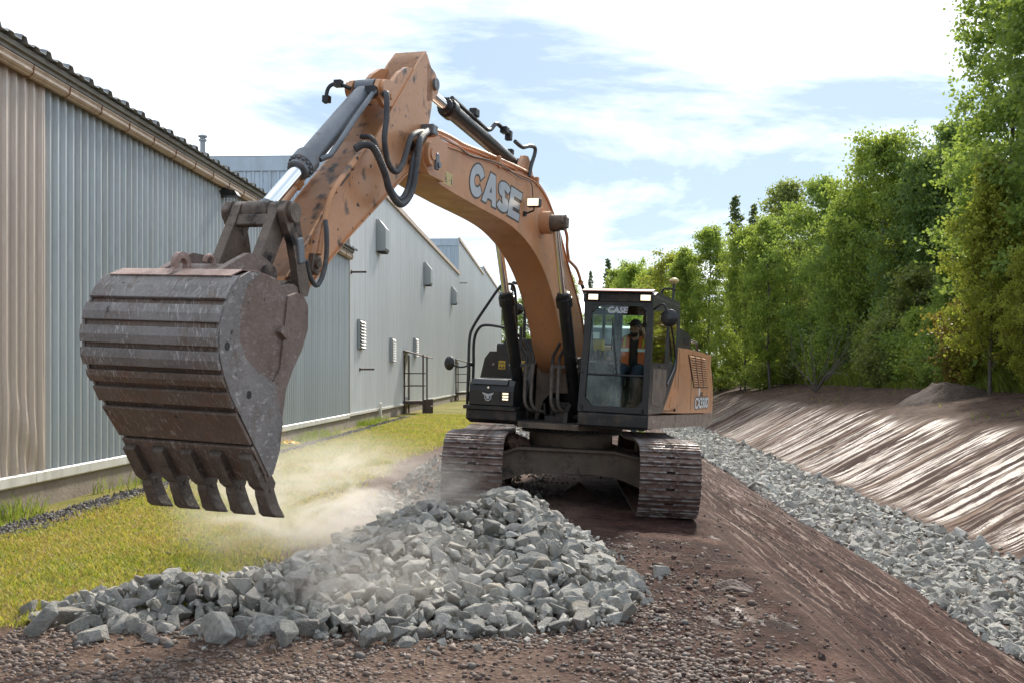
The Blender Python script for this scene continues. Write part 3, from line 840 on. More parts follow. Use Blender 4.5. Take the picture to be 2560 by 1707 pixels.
# eagle-on-globe emblem in relief
em = MB(); ex, eh, er = -.905, 1.49, 1.308
ringp = []
for i in range(17):
    a = R(200+i*280/16-60); ringp.append(tuple(U(ex+.048*math.cos(a), er, eh-.005+.05*math.sin(a))))
em.tube(ringp, .009, 6)
for sg in (-1, 1):
    em.prism([(ex+sg*.008, eh+.035), (ex+sg*.035, eh+.05), (ex+sg*.085, eh+.062), (ex+sg*.088, eh+.048), (ex+sg*.075, eh+.045), (ex+sg*.078, eh+.035), (ex+sg*.06, eh+.033), (ex+sg*.06, eh+.022), (ex+sg*.03, eh+.012), (ex+sg*.012, eh+.005)], -er-.008, -er+.006, 'y')
em.prism([(ex-.012, eh+.045), (ex+.012, eh+.045), (ex+.016, eh+.005), (ex+.028, eh-.03), (ex+.008, eh-.022), (ex, eh-.04), (ex-.008, eh-.022), (ex-.028, eh-.03), (ex-.016, eh+.005)], -er-.012, -er+.006, 'y')
part(em, 'emblem', M['silver'], 0, tb)
part(MB().box(U(-.88, .9, 1.33), (.80, .86, .055)), 'catwalk_bar', M['black_dirty'], .006)
part(MB().rh([(1.29, 1.16), (1.29, 1.30), (.3, 1.30), (.3, 1.10), (1.1, 1.10)], -1.24, -.47), 'front_skirt', M['black_dirty'], .01)
part(MB().cyl(U(-.62, 1.288, 1.22), U(-.62, 1.296, 1.22), .035, 16), 'skirt_hole', M['decal_black'])
tk = part(MB().prism([(-1.42, 1.77), (-1.36, 2.06), (-1.28, 2.17), (-.5, 2.19), (-.5, 1.2), (-1.42, 1.2)], -.30, 1.3, 'y'), 'fuel_tank', M['black'], .03, seg=3)
part(MB().prism([(-1.31, 1.83), (-1.25, 2.06), (-1.21, 2.11), (-.55, 2.125), (-.55, 1.83)], -.313, -.29, 'y'), 'tank_door', M['black'], .008, tk)
part(MB().cyl(U(-1.20, .31, 1.97), U(-1.20, .33, 1.97), .022, 12), 'door_latch', M['chrome'], 0, tk)
def sticker(l0, l1, h0, h1, r, par, m='yellow', tri=True):
    part(MB().box(U((l0+l1)/2, r, (h0+h1)/2), (l1-l0, .003, h1-h0)), 'warning_sticker', M[m], 0, par)
    g = MB(); w = l1-l0; h = h1-h0
    for a, b in ((.08, .5), (.55, .92)):
        g.prism([(l0+w*a, h0+h*.12), (l0+w*b, h0+h*.12), (l0+w*(a+b)/2, h0+h*.42)], -r-.0035, -r-.0028, 'y')
    for k in range(4): g.box(U(l0+w*(.2+.2*k), r+.003, h0+h*.7), (w*.10, .001, h*.22))
    part(g, 'sticker_print', M['decal_black'], 0, par)
sticker(-1.12, -1.01, 1.90, 2.03, .3165, tk); sticker(-.79, -.68, 1.90, 2.04, .3165, tk)
part(MB().prism([(-1.24, 2.17), (-1.20, 2.24), (-1.13, 2.38), (-.1, 2.40), (-.1, 2.17)], .0, 1.6, 'y'), 'side_cover', M['black'], .025, seg=3)
part(MB().box(U(-1.08, .006, 2.27), (.02, .02, .13)), 'cover_handle', M['chrome'], .004)
part(MB().box(U(-.75, -1.6, 1.75), (1.3, 2.6, 1.15)), 'engine_bay', M['black'], .04)

# --- left bodywork behind the cab
hoodp = [(.33, 1.365), (-.10, 1.62), (-.74, 2.04), (-.86, 2.36), (-1.7, 2.375), (-3.6, 2.37), (-4.1, 2.32), (-4.45, 2.2), (-4.72, 2.0), (-4.93, 1.72), (-5.0, 1.5), (-4.99, 1.25), (-1.5, 1.318)]
hood = part(MB().rh(hoodp, .52, 1.45), 'engine_hood', M['orange'], .05, seg=4)
for r0 in (-.98, -2.28):
    part(MB().box(U(1.4515, r0, 1.84), (.004, .012, .98)), 'panel_gap', M['decal_black'], 0, hood)
part(MB().rh([(-1.82, 2.29), (-3.78, 2.29), (-4.22, 1.735), (-2.52, 1.735)], 1.435, 1.4525), 'grille_recess', M['decal_black'], 0, hood)
for c in range(3):
    lv = MB()
    for i in range(13):
        t0 = (i+.2)/13; h_ = 2.275-.53*t0
        ra = -1.84-.70*t0; rb_ = -3.76-.44*t0
        r0 = ra+(rb_-ra)*(c/3+.02); r1 = ra+(rb_-ra)*((c+1)/3-.03)
        lv.add([U(1.452, r0, h_+.012), U(1.452, r1, h_+.012), U(1.474, r1, h_-.016), U(1.474, r0, h_-.016), U(1.470, r0, h_-.020), U(1.470, r1, h_-.020)], [(0, 1, 2, 3), (3, 2, 5, 4)])
    part(lv, 'louvre_column', M['orange'], 0, hood)
gr = MB()
for c in range(4):
    ra = -1.84+(-1.92)*c/3; rb_ = -2.54+(-1.66)*c/3
    gr.add([U(1.476, ra-.035, 2.285), U(1.476, ra+.035, 2.285), U(1.476, rb_+.035, 1.74), U(1.476, rb_-.035, 1.74)], [(0, 1, 2, 3)])
part(gr, 'grille_bars', M['orange'], 0, hood)
dr = [(-.27, 1.43), (-.80, 1.43), (-.98, 1.50), (-1.0, 1.64), (-.86, 1.70), (-.62, 1.70), (-.42, 1.60), (-.30, 1.50)]
part(MB().rh(dr, 1.445, 1.462), 'fuel_door', M['orange'], .01, hood)
part(MB().cyl(U(1.45, -.70, 1.385), U(1.475, -.70, 1.385), .025, 12), 'hood_latch', M['black'], 0, hood)
part(MB().lr([(1.44, -4.0), (1.44, -4.6), (1.25, -4.95), (.8, -5.15), (-.8, -5.15), (-1.25, -4.95), (-1.42, -4.5), (-1.42, -3.6)], 1.12, 2.36), 'counterweight', M['orange'], .06, seg=3)
bh = part(MB().rh([(-.9, 2.37), (-1.2, 2.66), (-2.2, 2.74), (-3.1, 2.70), (-3.45, 2.62), (-3.5, 2.37)], .2, 1.22), 'engine_cover', M['black'], .03, seg=3)
lv = MB()
for i in range(3): lv.box(U(1.225, -2.75-.22*i, 2.54), (.012, .14, .12))
part(lv, 'cover_vent', M['decal_black'], 0, bh)
rail = smooth_path([tuple(U(1.15, -2.65, 2.40)), tuple(U(1.15, -2.75, 2.54)), tuple(U(1.15, -2.95, 2.585)), tuple(U(1.15, -4.5, 2.585)), tuple(U(1.15, -4.62, 2.55)), tuple(U(1.15, -4.66, 2.40))], 5)
part(MB().tube(rail, .022, 8), 'hood_rail', M['black'])
part(MB().cyl(U(1.25, -4.0, 2.36), U(1.25, -4.0, 2.40), .05, 16), 'filler_cap', M['orange'])
# lower side skirt
part(MB().rh([(1.385, 1.165), (1.385, 1.34), (1.34, 1.352), (1.10, 1.35), (1.10, 1.14)], .475, 1.462), 'cab_skirt', M['black_dirty'], .02, seg=3)
sk = part(MB().rh([(1.37, 1.165), (1.37, 1.345), (-4.95, 1.235), (-5.04, 1.19), (-5.0, 1.08), (-4.85, 1.03), (-4.4, 1.02)], 1.36, 1.468), 'side_skirt', M['skirt'], .012)
mb = MB()
for i in range(9):
    r0 = 1.0-.68*i; mb.cyl(U(1.466, r0, 1.245-.017*i), U(1.476, r0, 1.245-.017*i), .014, 8); mb.cyl(U(1.466, r0-.25, 1.20-.02*i), U(1.476, r0-.25, 1.20-.02*i), .010, 8)
part(mb, 'skirt_bolts', M['chrome'], 0, sk)

# --- cab
cab = MB()
def post(l0, l1, r0, r1, h0, h1): cab.box(U((l0+l1)/2, (r0+r1)/2, (h0+h1)/2), (l1-l0, abs(r1-r0), h1-h0))
# front pillars lean in slightly towards the roof
cab.lh([(.455, 1.36), (.545, 1.36), (.605, 2.90), (.525, 3.0)], 1.36, 1.27)
cab.lh([(1.46, 1.36), (1.365, 1.36), (1.385, 2.90), (1.455, 3.0)], 1.36, 1.24)
cab.lh([(.52, 2.845), (1.45, 2.845), (1.45, 3.0), (.53, 3.0)], 1.37, 1.27)
cab.box(U(.955, 1.32, 1.40), (.92, .08, .09))
cab.box(U(.95, 1.335, 1.882), (.84, .03, .030))
for c in (((.60, 2.85), (.72, 2.85), (.605, 2.74)), ((1.39, 2.85), (1.28, 2.85), (1.385, 2.76)), ((.545, 1.44), (.66, 1.44), (.55, 1.56)), ((1.365, 1.44), (1.27, 1.44), (1.365, 1.53))):
    cab.lh(list(c), 1.355, 1.30)
cab.box(U(.96, .30, 1.385), (.98, 2.1, .05))                                   # floor
cab.rh([(-.70, 1.36), (-.76, 2.3), (-.86, 2.75), (-.76, 3.0), (-.66, 3.0), (-.68, 2.3), (-.62, 1.36)], .47, 1.45) if False else None
# rear wall with a window opening
cab.box(U(.96, -.72, 1.75), (.98, .06, .80)); cab.box(U(.96, -.74, 2.92), (.98, .06, .16))
for l_ in (.51, 1.41): cab.box(U(l_, -.74, 2.5), (.10, .06, .85))
cab.box(U(.92, -.73, 2.5), (.05, .05, .85))
# right wall (towards the boom): low panel, posts
cab.box(U(.485, .3, 1.72), (.04, 2.1, .70)); cab.box(U(.495, .3, 2.94), (.05, 2.1, .12)); cab.box(U(.49, .2, 2.5), (.04, .07, .9))
cab.box(U(.49, -.7, 2.5), (.04, .10, .9))
co = part(cab, 'cab', M['black'], .012)
# left side with the door
side = MB()
side.rh([(1.355, 1.362), (.33, 1.362), (-.10, 1.615), (-.74, 2.035), (-.70, 2.10), (1.22, 2.075), (1.27, 2.1), (1.30, 2.9), (1.36, 2.9)], 1.425, 1.46)
side.rh([(1.30, 2.76), (1.27, 2.78), (.05, 2.86), (-.62, 2.90), (-.70, 2.7), (-.69, 2.09), (-.75, 2.04), (-.90, 2.70), (-.80, 3.06), (1.0, 3.06), (1.33, 2.98)], 1.42, 1.455)
side.rh([(.14, 2.07), (.02, 2.07), (.02, 2.87), (.13, 2.87)], 1.425, 1.462)
dso = part(side, 'door', M['black'], .008, co)
part(MB().rh([(1.27, 2.08), (.14, 2.08), (.13, 2.86), (1.28, 2.78)], 1.440, 1.446), 'door_window', M['glass'], 0, co)
part(MB().rh([(.02, 2.08), (-.70, 2.09), (-.70, 2.7), (-.62, 2.89), (.02, 2.86)], 1.440, 1.446), 'rear_side_window', M['glass'], 0, co)
part(MB().rh([(1.18, 1.50), (.55, 1.45), (.15, 1.62), (.15, 2.0), (1.15, 2.0)], 1.458, 1.466), 'lower_door_panel', M['dusty_frame'], .004, co)
part(MB().box(U(1.47, .62, 2.035), (.02, .28, .025)), 'door_handle', M['black'], .006, co)
part(MB().tube(smooth_path([tuple(U(1.47, .05, 2.75)), tuple(U(1.48, -.45, 2.15)), tuple(U(1.475, .12, 1.78))], 8), .014, 8), 'grab_rail', M['black'], 0, co)
part(MB().lh([(.545, 1.895), (1.368, 1.895), (1.388, 2.85), (.60, 2.85)], 1.328, 1.322), 'windshield', M['glass'], 0, co)
part(MB().lh([(.545, 1.44), (1.368, 1.44), (1.368, 1.868), (.545, 1.868)], 1.328, 1.322), 'lower_windshield', M['glass_green'], 0, co)
part(MB().box(U(.955, -.73, 2.5), (.82, .006, .72)), 'rear_window', M['glass'], 0, co)
part(MB().rh([(1.2, 2.1), (-.64, 2.1), (-.64, 2.86), (1.2, 2.86)], .486, .492), 'right_window', M['glass'], 0, co)
part(MB().prism([(.47, 3.02), (.52, 3.085), (1.38, 3.085), (1.46, 3.0), (1.46, 2.97), (.47, 2.97)], -1.28, .82, 'y'), 'roof', M['black'], .02, co, 3)
part(MB().rh([(1.30, 3.075), (1.47, 3.035), (1.47, 3.02), (1.30, 3.05)], .47, 1.47), 'roof_visor', M['roof_red'], .004, co)
part(MB().box(U(.97, 1.385, 2.945), (.90, .03, .11)), 'lamp_panel', M['black_dirty'], .006, co)
for l_ in (.635, 1.37):
    part(MB().box(U(l_, 1.41, 2.945), (.165, .07, .105)), 'lamp_housing', M['black'], .012, co)
    part(MB().box(U(l_, 1.447, 2.945), (.135, .008, .075)), 'work_lamp', M['lamp'], .006, co)
# cab bolts
mb = MB()
for l_, h_ in ((.50, 1.90), (1.415, 1.87), (.49, 1.44), (1.41, 1.42)): mb.cyl(U(l_, 1.355, h_), U(l_, 1.372, h_), .018, 8)
part(mb, 'cab_bolts', M['black_dirty'], 0, co)
part(MB().tube([tuple(U(.99, 1.34, 1.90)), tuple(U(.94, 1.34, 2.25)), tuple(U(.90, 1.335, 2.62))], .008, 6).box(U(.90, 1.333, 2.45), (.012, .01, .45)), 'wiper', M['black'], 0, co)
# interior: seat, consoles, monitor, levers
seat = MB().box(U(.98, .12, 1.80), (.50, .50, .14)).box(U(.98, -.18, 2.18), (.48, .13, .68), (R(-8), 0, 0)).box(U(.98, -.25, 2.60), (.28, .09, .18)).box(U(.98, .1, 1.57), (.35, .4, .36))
part(seat, 'seat', M['black'], .04, co, 3)
con = MB().box(U(.66, .25, 1.90), (.14, .55, .22)).box(U(1.30, .25, 1.90), (.14, .55, .22)).cyl(U(.66, .48, 1.98), U(.66, .52, 2.14), .018, 8).cyl(U(1.30, .48, 1.98), U(1.30, .52, 2.14), .018, 8)
con.lathe([(.02, 0), (.032, .03), (.028, .10), (.01, .12)], tuple(U(.66, .52, 2.12)), 10).lathe([(.02, 0), (.032, .03), (.028, .10), (.01, .12)], tuple(U(1.30, .52, 2.12)), 10)
part(con, 'console', M['black'], .02, co)
part(MB().box(U(.62, .95, 2.30), (.17, .06, .15), (R(12), 0, R(-15))), 'monitor', M['yellow'], .012, co)
part(MB().cyl(U(.62, .98, 1.9), U(.62, .97, 2.24), .02, 8), 'monitor_arm', M['black'], 0, co)
ped = MB()
for l_ in (.84, .92, 1.02, 1.10): ped.box(U(l_, .95, 1.50), (.06, .16, .03), (R(35), 0, 0)).cyl(U(l_, .98, 1.5), U(l_, .92, 1.85), .012, 8)
part(ped, 'travel_pedal', M['steel_dark'], .004, co)
part(MB().box(U(.67, 1.315, 2.42), (.09, .003, .09)), 'paper_notice', M['white'], 0, co)
# mirrors, rails, antenna
def mirror(c, rad, yaw, base, mid):
    m_ = part(MB().lathe([(.02, -.05), (.05, -.045), (rad*.8, -.03), (rad, -.01), (rad*1.02, .006), (rad*.96, .012)], (0, 0, 0), 28, 'y'), 'mirror', M['black'])
    m_.rotation_euler = (0, 0, yaw)
    m_.location = Matrix.Rotation(UY, 3, 'Z') @ U(*c)
    g = MB().lathe([(rad*.93, .0125), (rad*.93, .0145)], (0, 0, 0), 28, 'y').build('mirror_glass', M['mirror_glass'], m_)
    part(MB().tube(smooth_path([base, mid, tuple(U(*c)+Vector((0, -.03, 0)))], 8), .014, 8), 'mirror_arm', M['black'])
mirror((1.68, 1.28, 2.69), .118, UY+R(8), tuple(U(1.46, 1.30, 2.80)), tuple(U(1.60, 1.33, 2.87)))
mirror((-1.51, 1.36, 1.95), .103, UY-R(28), tuple(U(-1.25, 1.22, 1.93)), tuple(U(-1.38, 1.27, 1.90)))
mirror((-1.13, -.5, 2.88), .10, UY+R(5), tuple(U(-.93, -.35, 2.85)), tuple(U(-1.02, -.45, 2.86)))
def rl(pts, r=.021, n='hand_rail', m='black'):
    return part(MB().tube(smooth_path([tuple(U(*p)) for p in pts], 7), r, 8), n, M[m])
rl([(-1.25, 1.24, 1.36), (-1.255, 1.24, 1.9), (-1.262, 1.23, 2.30), (-1.22, 1.20, 2.50), (-1.0, 1.18, 2.86), (-.84, 1.15, 3.10), (-.76, 1.1, 3.14), (-.69, .95, 3.06), (-.68, .8, 2.4)])
rl([(-1.21, 1.14, 1.36), (-1.215, 1.14, 1.9), (-1.225, 1.14, 2.28), (-1.17, 1.12, 2.47), (-1.05, 1.10, 2.53), (-.75, 1.05, 2.49), (-.62, .9, 2.4), (-.6, .6, 2.2)])
rl([(-1.28, 1.22, 1.95), (-1.215, 1.14, 1.95)], .03, 'rail_clamp')
rl([(-1.17, -.3, 2.4), (-1.17, -.3, 3.2), (-1.10, -.3, 3.28), (-.98, -.3, 3.26), (-.94, -.3, 3.1), (-.93, -.3, 2.4)], .026)
rl([(-.93, -.3, 2.62), (-.93, -1.5, 2.62), (-.93, -2.4, 2.62)]); rl([(-.93, -.3, 2.9), (-.93, -1.5, 2.9), (-.93, -2.4, 2.9), (-.93, -2.45, 2.4)])
gp_ = part(MB().tube([U(1.38, -.6, 3.08), U(1.38, -.6, 3.34)], .02, 10).tube(smooth_path([tuple(U(1.2, -.62, 3.08)), tuple(U(1.2, -.62, 3.22)), tuple(U(1.26, -.61, 3.26)), tuple(U(1.42, -.60, 3.24))], 6), .018, 8), 'antenna_mast', M['black'])
part(MB().lathe([(.03, 3.33), (.045, 3.34), (.05, 3.355), (.075, 3.365), (.078, 3.385), (.06, 3.415), (.02, 3.425)], tuple(U(1.38, -.6, 0)), 20), 'antenna_dome', M['yellow_pale'], 0, gp_)
part(MB().tube([U(1.15, -.7, 3.06), U(1.15, -.72, 3.9)], .003, 5), 'whip_aerial', M['black'])
# --- boom
BT = [(6.0, 4.06), (5.82, 4.14), (5.58, 4.13), (4.83, 4.19), (4.08, 4.25), (3.4, 4.29), (2.73, 4.33), (2.4, 4.31), (2.07, 4.23), (1.77, 4.11), (1.45, 3.93), (1.15, 3.71), (.84, 3.46), (.33, 3.08), (-.01, 2.8), (-.26, 2.45), (-.33, 2.1)]
BB = [(5.98, 3.80), (5.67, 3.74), (4.84, 3.70), (4.2, 3.685), (3.72, 3.67), (3.27, 3.635), (2.83, 3.555), (2.4, 3.43), (1.95, 3.22), (1.6, 2.98), (1.33, 2.74), (1.09, 2.48), (.91, 2.24), (.72, 2.04), (.50, 1.92), (.2, 1.84), (-.12, 1.88)]
bt = smooth_path(BT, 4); bb = smooth_path(BB, 4)
boom = part(MB().rh(bt+bb[::-1], BL-.215, BL+.215), 'boom', M['orange_boom'], .006)
part(MB().strip(bt, BL-.232, BL+.232, -.018), 'top_plate', M['orange_boom'], .004, boom)
part(MB().strip(bb, BL-.232, BL+.232, .018), 'bottom_plate', M['orange_boom'], .004, boom)
# forked nose with pin bosses
for s_ in (-1, 1):
    a, b = BL+s_*.20, BL+s_*.285
    part(MB().rh([(5.66, 3.74), (5.62, 4.12), (5.86, 4.15), (6.13, 4.08), (6.25, 3.95), (6.2, 3.81), (6.05, 3.74)], min(a, b), max(a, b)), 'nose_plate', M['orange_boom'], .015, boom)
    part(MB().cyl(U(BL+s_*.28, 6.1, 3.93), U(BL+s_*.335, 6.1, 3.93), .115, 28).cyl(U(BL+s_*.33, 6.1, 3.93), U(BL+s_*.35, 6.1, 3.93), .06, 20), 'pin_boss', M['orange_boom'], .01, boom)
    part(MB().box(U(BL+s_*.345, 6.02, 3.87), (.03, .07, .16)).cyl(U(BL+s_*.35, 6.0, 3.84), U(BL+s_*.375, 6.0, 3.84), .03, 10), 'pin_keeper', M['cyl_grey'], .006, boom)
part(MB().cyl(U(BL-.40, .15, 2.0), U(BL+.40, .15, 2.0), .13, 24), 'boom_foot_pin', M['black_dirty'])
# boom lift cylinder bosses
part(MB().cyl(U(BL-.36, 2.2, 3.86), U(BL+.36, 2.2, 3.86), .15, 28, r2=.15), 'lift_boss', M['orange_boom'], .01, boom)
for s_ in (-1, 1):
    part(MB().cyl(U(BL+s_*.20, 2.2, 3.86), U(BL+s_*.23, 2.2, 3.86), .24, 28, r2=.20), 'lift_doubler', M['orange_boom'], .008, boom)
# arm cylinder bracket on top
for s_ in (-1, 1):
    part(MB().rh([(3.15, 4.27), (3.02, 4.45), (2.86, 4.62), (2.70, 4.64), (2.58, 4.58), (2.35, 4.30)], BL+s_*.14-.025, BL+s_*.14+.025), 'cylinder_bracket', M['orange_boom'], .012, boom)
# --- big lettering on the boom side, drawn in (reach, height)
def stroke(pts, w):
    L = []; Rr = []
    for i, p in enumerate(pts):
        a = pts[max(0, i-1)]; b = pts[min(len(pts)-1, i+1)]
        d = Vector((b[0]-a[0], b[1]-a[1])).normalized(); n = Vector((-d.y, d.x))
        L.append((p[0]+n.x*w/2, p[1]+n.y*w/2)); Rr.append((p[0]-n.x*w/2, p[1]-n.y*w/2))
    return L, Rr
def letters(word, W=.46, H=.385, gap=.03, g=0.0):
    """outline strips in letter space, grown by g"""
    out = []
    def quadstrip(pts, w):
        d0 = Vector((pts[0][0]-pts[1][0], pts[0][1]-pts[1][1])).normalized()*g; d1 = Vector((pts[-1][0]-pts[-2][0], pts[-1][1]-pts[-2][1])).normalized()*g
        pts = [(pts[0][0]+d0.x, pts[0][1]+d0.y)]+pts+[(pts[-1][0]+d1.x, pts[-1][1]+d1.y)]
        L, Rr = stroke(pts, w+2*g); return [(L[i], L[i+1], Rr[i+1], Rr[i]) for i in range(len(pts)-1)]
    def poly(p):
        n_ = len(p); o_ = []
        for i in range(n_):
            a, b, c = Vector(p[i-1]), Vector(p[i]), Vector(p[(i+1) % n_])
            d1 = (b-a).normalized(); d2 = (c-b).normalized(); n1_ = Vector((d1.y, -d1.x)); n2_ = Vector((d2.y, -d2.x))
            m_ = (n1_+n2_); o_.append(tuple(b+m_*(g/max(.35, 1+n1_.dot(n2_)))))
        return [tuple(o_)]
    x = 0
    for ch in word:
        q = []; w = .145
        if ch == 'C':
            q += quadstrip([(W/2+(W/2-w/2)*math.cos(R(a)), H/2+(H/2-w/2*.72)*math.sin(R(a))) for a in range(28, 333, 12)], .118)
        elif ch == 'S':
            A = [(W/2+(W/2-w/2)*math.cos(R(a)), H*.735+(H*.265-.052)*math.sin(R(a))) for a in range(8, 262, 14)]
            B = [(W/2+(W/2-w/2)*math.cos(R(a)), H*.265+(H*.265-.052)*math.sin(R(a))) for a in range(82, -173, -14)]
            q += quadstrip(A+B, .100)
        elif ch == 'E':
            q += poly([(0, 0), (.15, 0), (.15, H), (0, H)])
            for y0_, y1_, ln in ((H-.098, H, .43), (H/2-.046, H/2+.046, .39), (0, .098, .43)): q += poly([(.07, y0_), (ln, y0_), (ln, y1_), (.07, y1_)])
        elif ch == 'A':
            q += poly([(0, 0), (.14, 0), (.30, H), (.15, H)]); q += poly([(.33, 0), (.47, 0), (.32, H), (.17, H)])
            q += poly([(.09, .065), (.38, .065), (.345, .145), (.125, .145)])
        out += [[(px+x, py_) for px, py_ in k] for k in q]; x += W+gap
    return out
def boom_text(g, l, m, name):
    mb = MB(); tot = 4*.46+3*.0
    for k, q in enumerate(letters('CASE', gap=-.02, g=g)):
        # letter x runs towards the cab; the line of text follows the boom and leans forward
        vs_ = [U(l+.00018*(k % 9), 4.87-px-.0*py_-.12*(py_/.385-.5)*0-.10*(py_/.385), 3.775-.0075*px/.46*1.8+py_*.94+.012) for px, py_ in q]
        mb.add(vs_, [(0, 1, 2, 3)])
    return part(mb, name, m, 0, boom)
boom_text(.022, BL+.2165, M['decal_black'], 'lettering_outline')
boom_text(.0, BL+.2185, M['silver'], 'lettering')
# hazard sticker near the nose
part(MB().add([U(BL+.2165, 5.55, 3.755), U(BL+.2165, 5.31, 3.755), U(BL+.2165, 5.29, 3.89), U(BL+.2165, 5.53, 3.89)], [(0, 1, 2, 3)]), 'hazard_sticker', M['yellow_pale'], 0, boom)
hz = MB(); lx = BL+.2175
def hq(*p): hz.add([U(lx, a, b) for a, b in p], [list(range(len(p)))])
hq((5.54, 3.775), (5.44, 3.775), (5.44, 3.782), (5.54, 3.782)); hq((5.54, 3.775), (5.53, 3.775), (5.483, 3.87), (5.49, 3.875)); hq((5.44, 3.775), (5.45, 3.775), (5.493, 3.87), (5.487, 3.875))
hq((5.50, 3.795), (5.47, 3.795), (5.485, 3.84)); hq((5.34, 3.77), (5.32, 3.77), (5.315, 3.84), (5.335, 3.84)); hq((5.40, 3.81), (5.35, 3.81), (5.35, 3.815), (5.40, 3.815)); hq((5.33, 3.85), (5.318, 3.85), (5.318, 3.866), (5.33, 3.866))
part(hz, 'hazard_print', M['decal_black'], 0, boom)
# boom lamp on the side
bl_ = part(MB().box(U(.20, 2.93, 4.0), (.17, .10, .115)), 'boom_lamp', M['black'], .015, None, 3)
part(MB().box(U(.20, 2.985, 4.0), (.145, .008, .092)), 'lamp_lens', M['lamp'], .006, bl_)
part(MB().tube([U(.20, 2.93, 3.95), U(.20, 2.93, 3.90), U(.09, 2.93, 3.86), U(.07, 2.93, 3.85)], .012, 6).box(U(.085, 2.93, 3.86), (.03, .05, .06)), 'lamp_bracket', M['black'], 0, bl_)

# --- hydraulic cylinders
def hyd(name, a, b, l, frac, rb, rr, m, gl=1.25, eyes=True, lines=None):
    A = U(l, *a); B = U(l, *b); d = (B-A).normalized(); L = (B-A).length; G = A+d*L*frac
    n = d.cross(Vector((1, 0, 0))).normalized()
    ba = part(MB().tube([A+d*rb*.6, A+d*rb*1.2, A+d*rb*1.9, G], rb, 26, 0, True, [rb*.7, rb*.92, rb, rb]), name, M[m])
    part(MB().tube([G-d*.02, G+d*.10, G+d*.115, G+d*.17, G+d*.18], rb*gl, 26, 0, True, [rb*gl, rb*gl, rb*1.02, rb*1.0, rr*1.3]), 'gland', M[m], 0, ba)
    bo = MB()
    u = Vector((1, 0, 0)); w = d.cross(u).normalized()
    for i in range(14):
        c = G+d*.10+(u*math.cos(i*math.tau/14)+w*math.sin(i*math.tau/14))*rb*gl*.86; bo.cyl(c, c+d*.028, rb*.13, 6)
    part(bo, 'gland_bolts', M[m], 0, ba)
    part(MB().cyl(G+d*.16, B-d*rb*.8, rr, 24), 'rod', M['chrome'], 0, ba)
    e = MB().cyl(B-d*rb*1.2, B-d*rb*.3, rr*1.15, 18).cyl(B-u*rb*1.05, B+u*rb*1.05, rb*1.0, 24).cyl(A-u*rb*1.05, A+u*rb*1.05, rb*1.0, 24)
    part(e, 'rod_eye', M[m], 0, ba)
    return ba, A, B, G, d
ba, A, B, G, d = hyd('bucket_cylinder', (6.87, 4.36), (8.50, 2.97), BL, .62, .088, .056, 'cyl_grey')
part(MB().tube([U(BL+.13, 6.98, 4.31), U(BL+.13, 7.35, 3.95), U(BL+.13, 7.72, 3.57), U(BL+.08, 7.80, 3.52)], .024, 10), 'oil_line', M['cyl_grey'], 0, ba)
part(MB().tube(smooth_path([tuple(U(BL-.09, 7.02, 4.33)), tuple(U(BL-.22, 7.05, 4.37)), tuple(U(BL-.28, 7.09, 4.32)), tuple(U(BL-.285, 7.12, 4.18))], 5), .018, 8).box(U(BL-.2, 7.05, 4.37), (.07, .06, .06)).box(U(BL-.285, 7.1, 4.22), (.06, .06, .06)), 'elbow_line', M['cyl_dark'], 0, ba)
part(MB().box(U(BL+.10, 6.99, 4.31), (.10, .08, .08)).tube([G-d*.5-U(0,0,0), G-d*.5], .1, 8) if False else MB().box(U(BL+.10, 6.99, 4.31), (.10, .08, .08)), 'port_block', M['cyl_dark'], .008, ba)
ba, A, B, G, d = hyd('arm_cylinder', (2.75, 4.52), (5.72, 4.72), BL, .735, .088, .056, 'cyl_dark')
part(MB().tube(smooth_path([tuple(U(BL+.04, 5.0, 4.78)), tuple(U(BL+.04, 4.3, 4.73)), tuple(U(BL+.04, 3.85, 4.71)), tuple(U(BL+.06, 3.66, 4.83)), tuple(U(BL+.08, 3.5, 4.82))], 5), .026, 8), 'oil_line', M['cyl_dark'], 0, ba)
part(MB().box(U(BL+.1, 3.45, 4.80), (.09, .12, .08)).box(U(BL+.1, 3.30, 4.77), (.08, .08, .12)).box(U(BL+.03, 4.3, 4.80), (.09, .12, .09)).box(U(BL+.03, 3.0, 4.62), (.07, .08, .1)), 'port_block', M['cyl_dark'], .01, ba)
part(MB().tube(smooth_path([tuple(U(.03, 3.28, 4.70)), tuple(U(.05, 3.05, 4.68)), tuple(U(.06, 2.80, 4.75)), tuple(U(.07, 2.62, 4.77)), tuple(U(.07, 2.60, 4.70)), tuple(U(.06, 2.70, 4.52)), tuple(U(.06, 2.76, 4.36))], 6), .026, 8), 'feed_hose', M['rubber'], 0, ba)
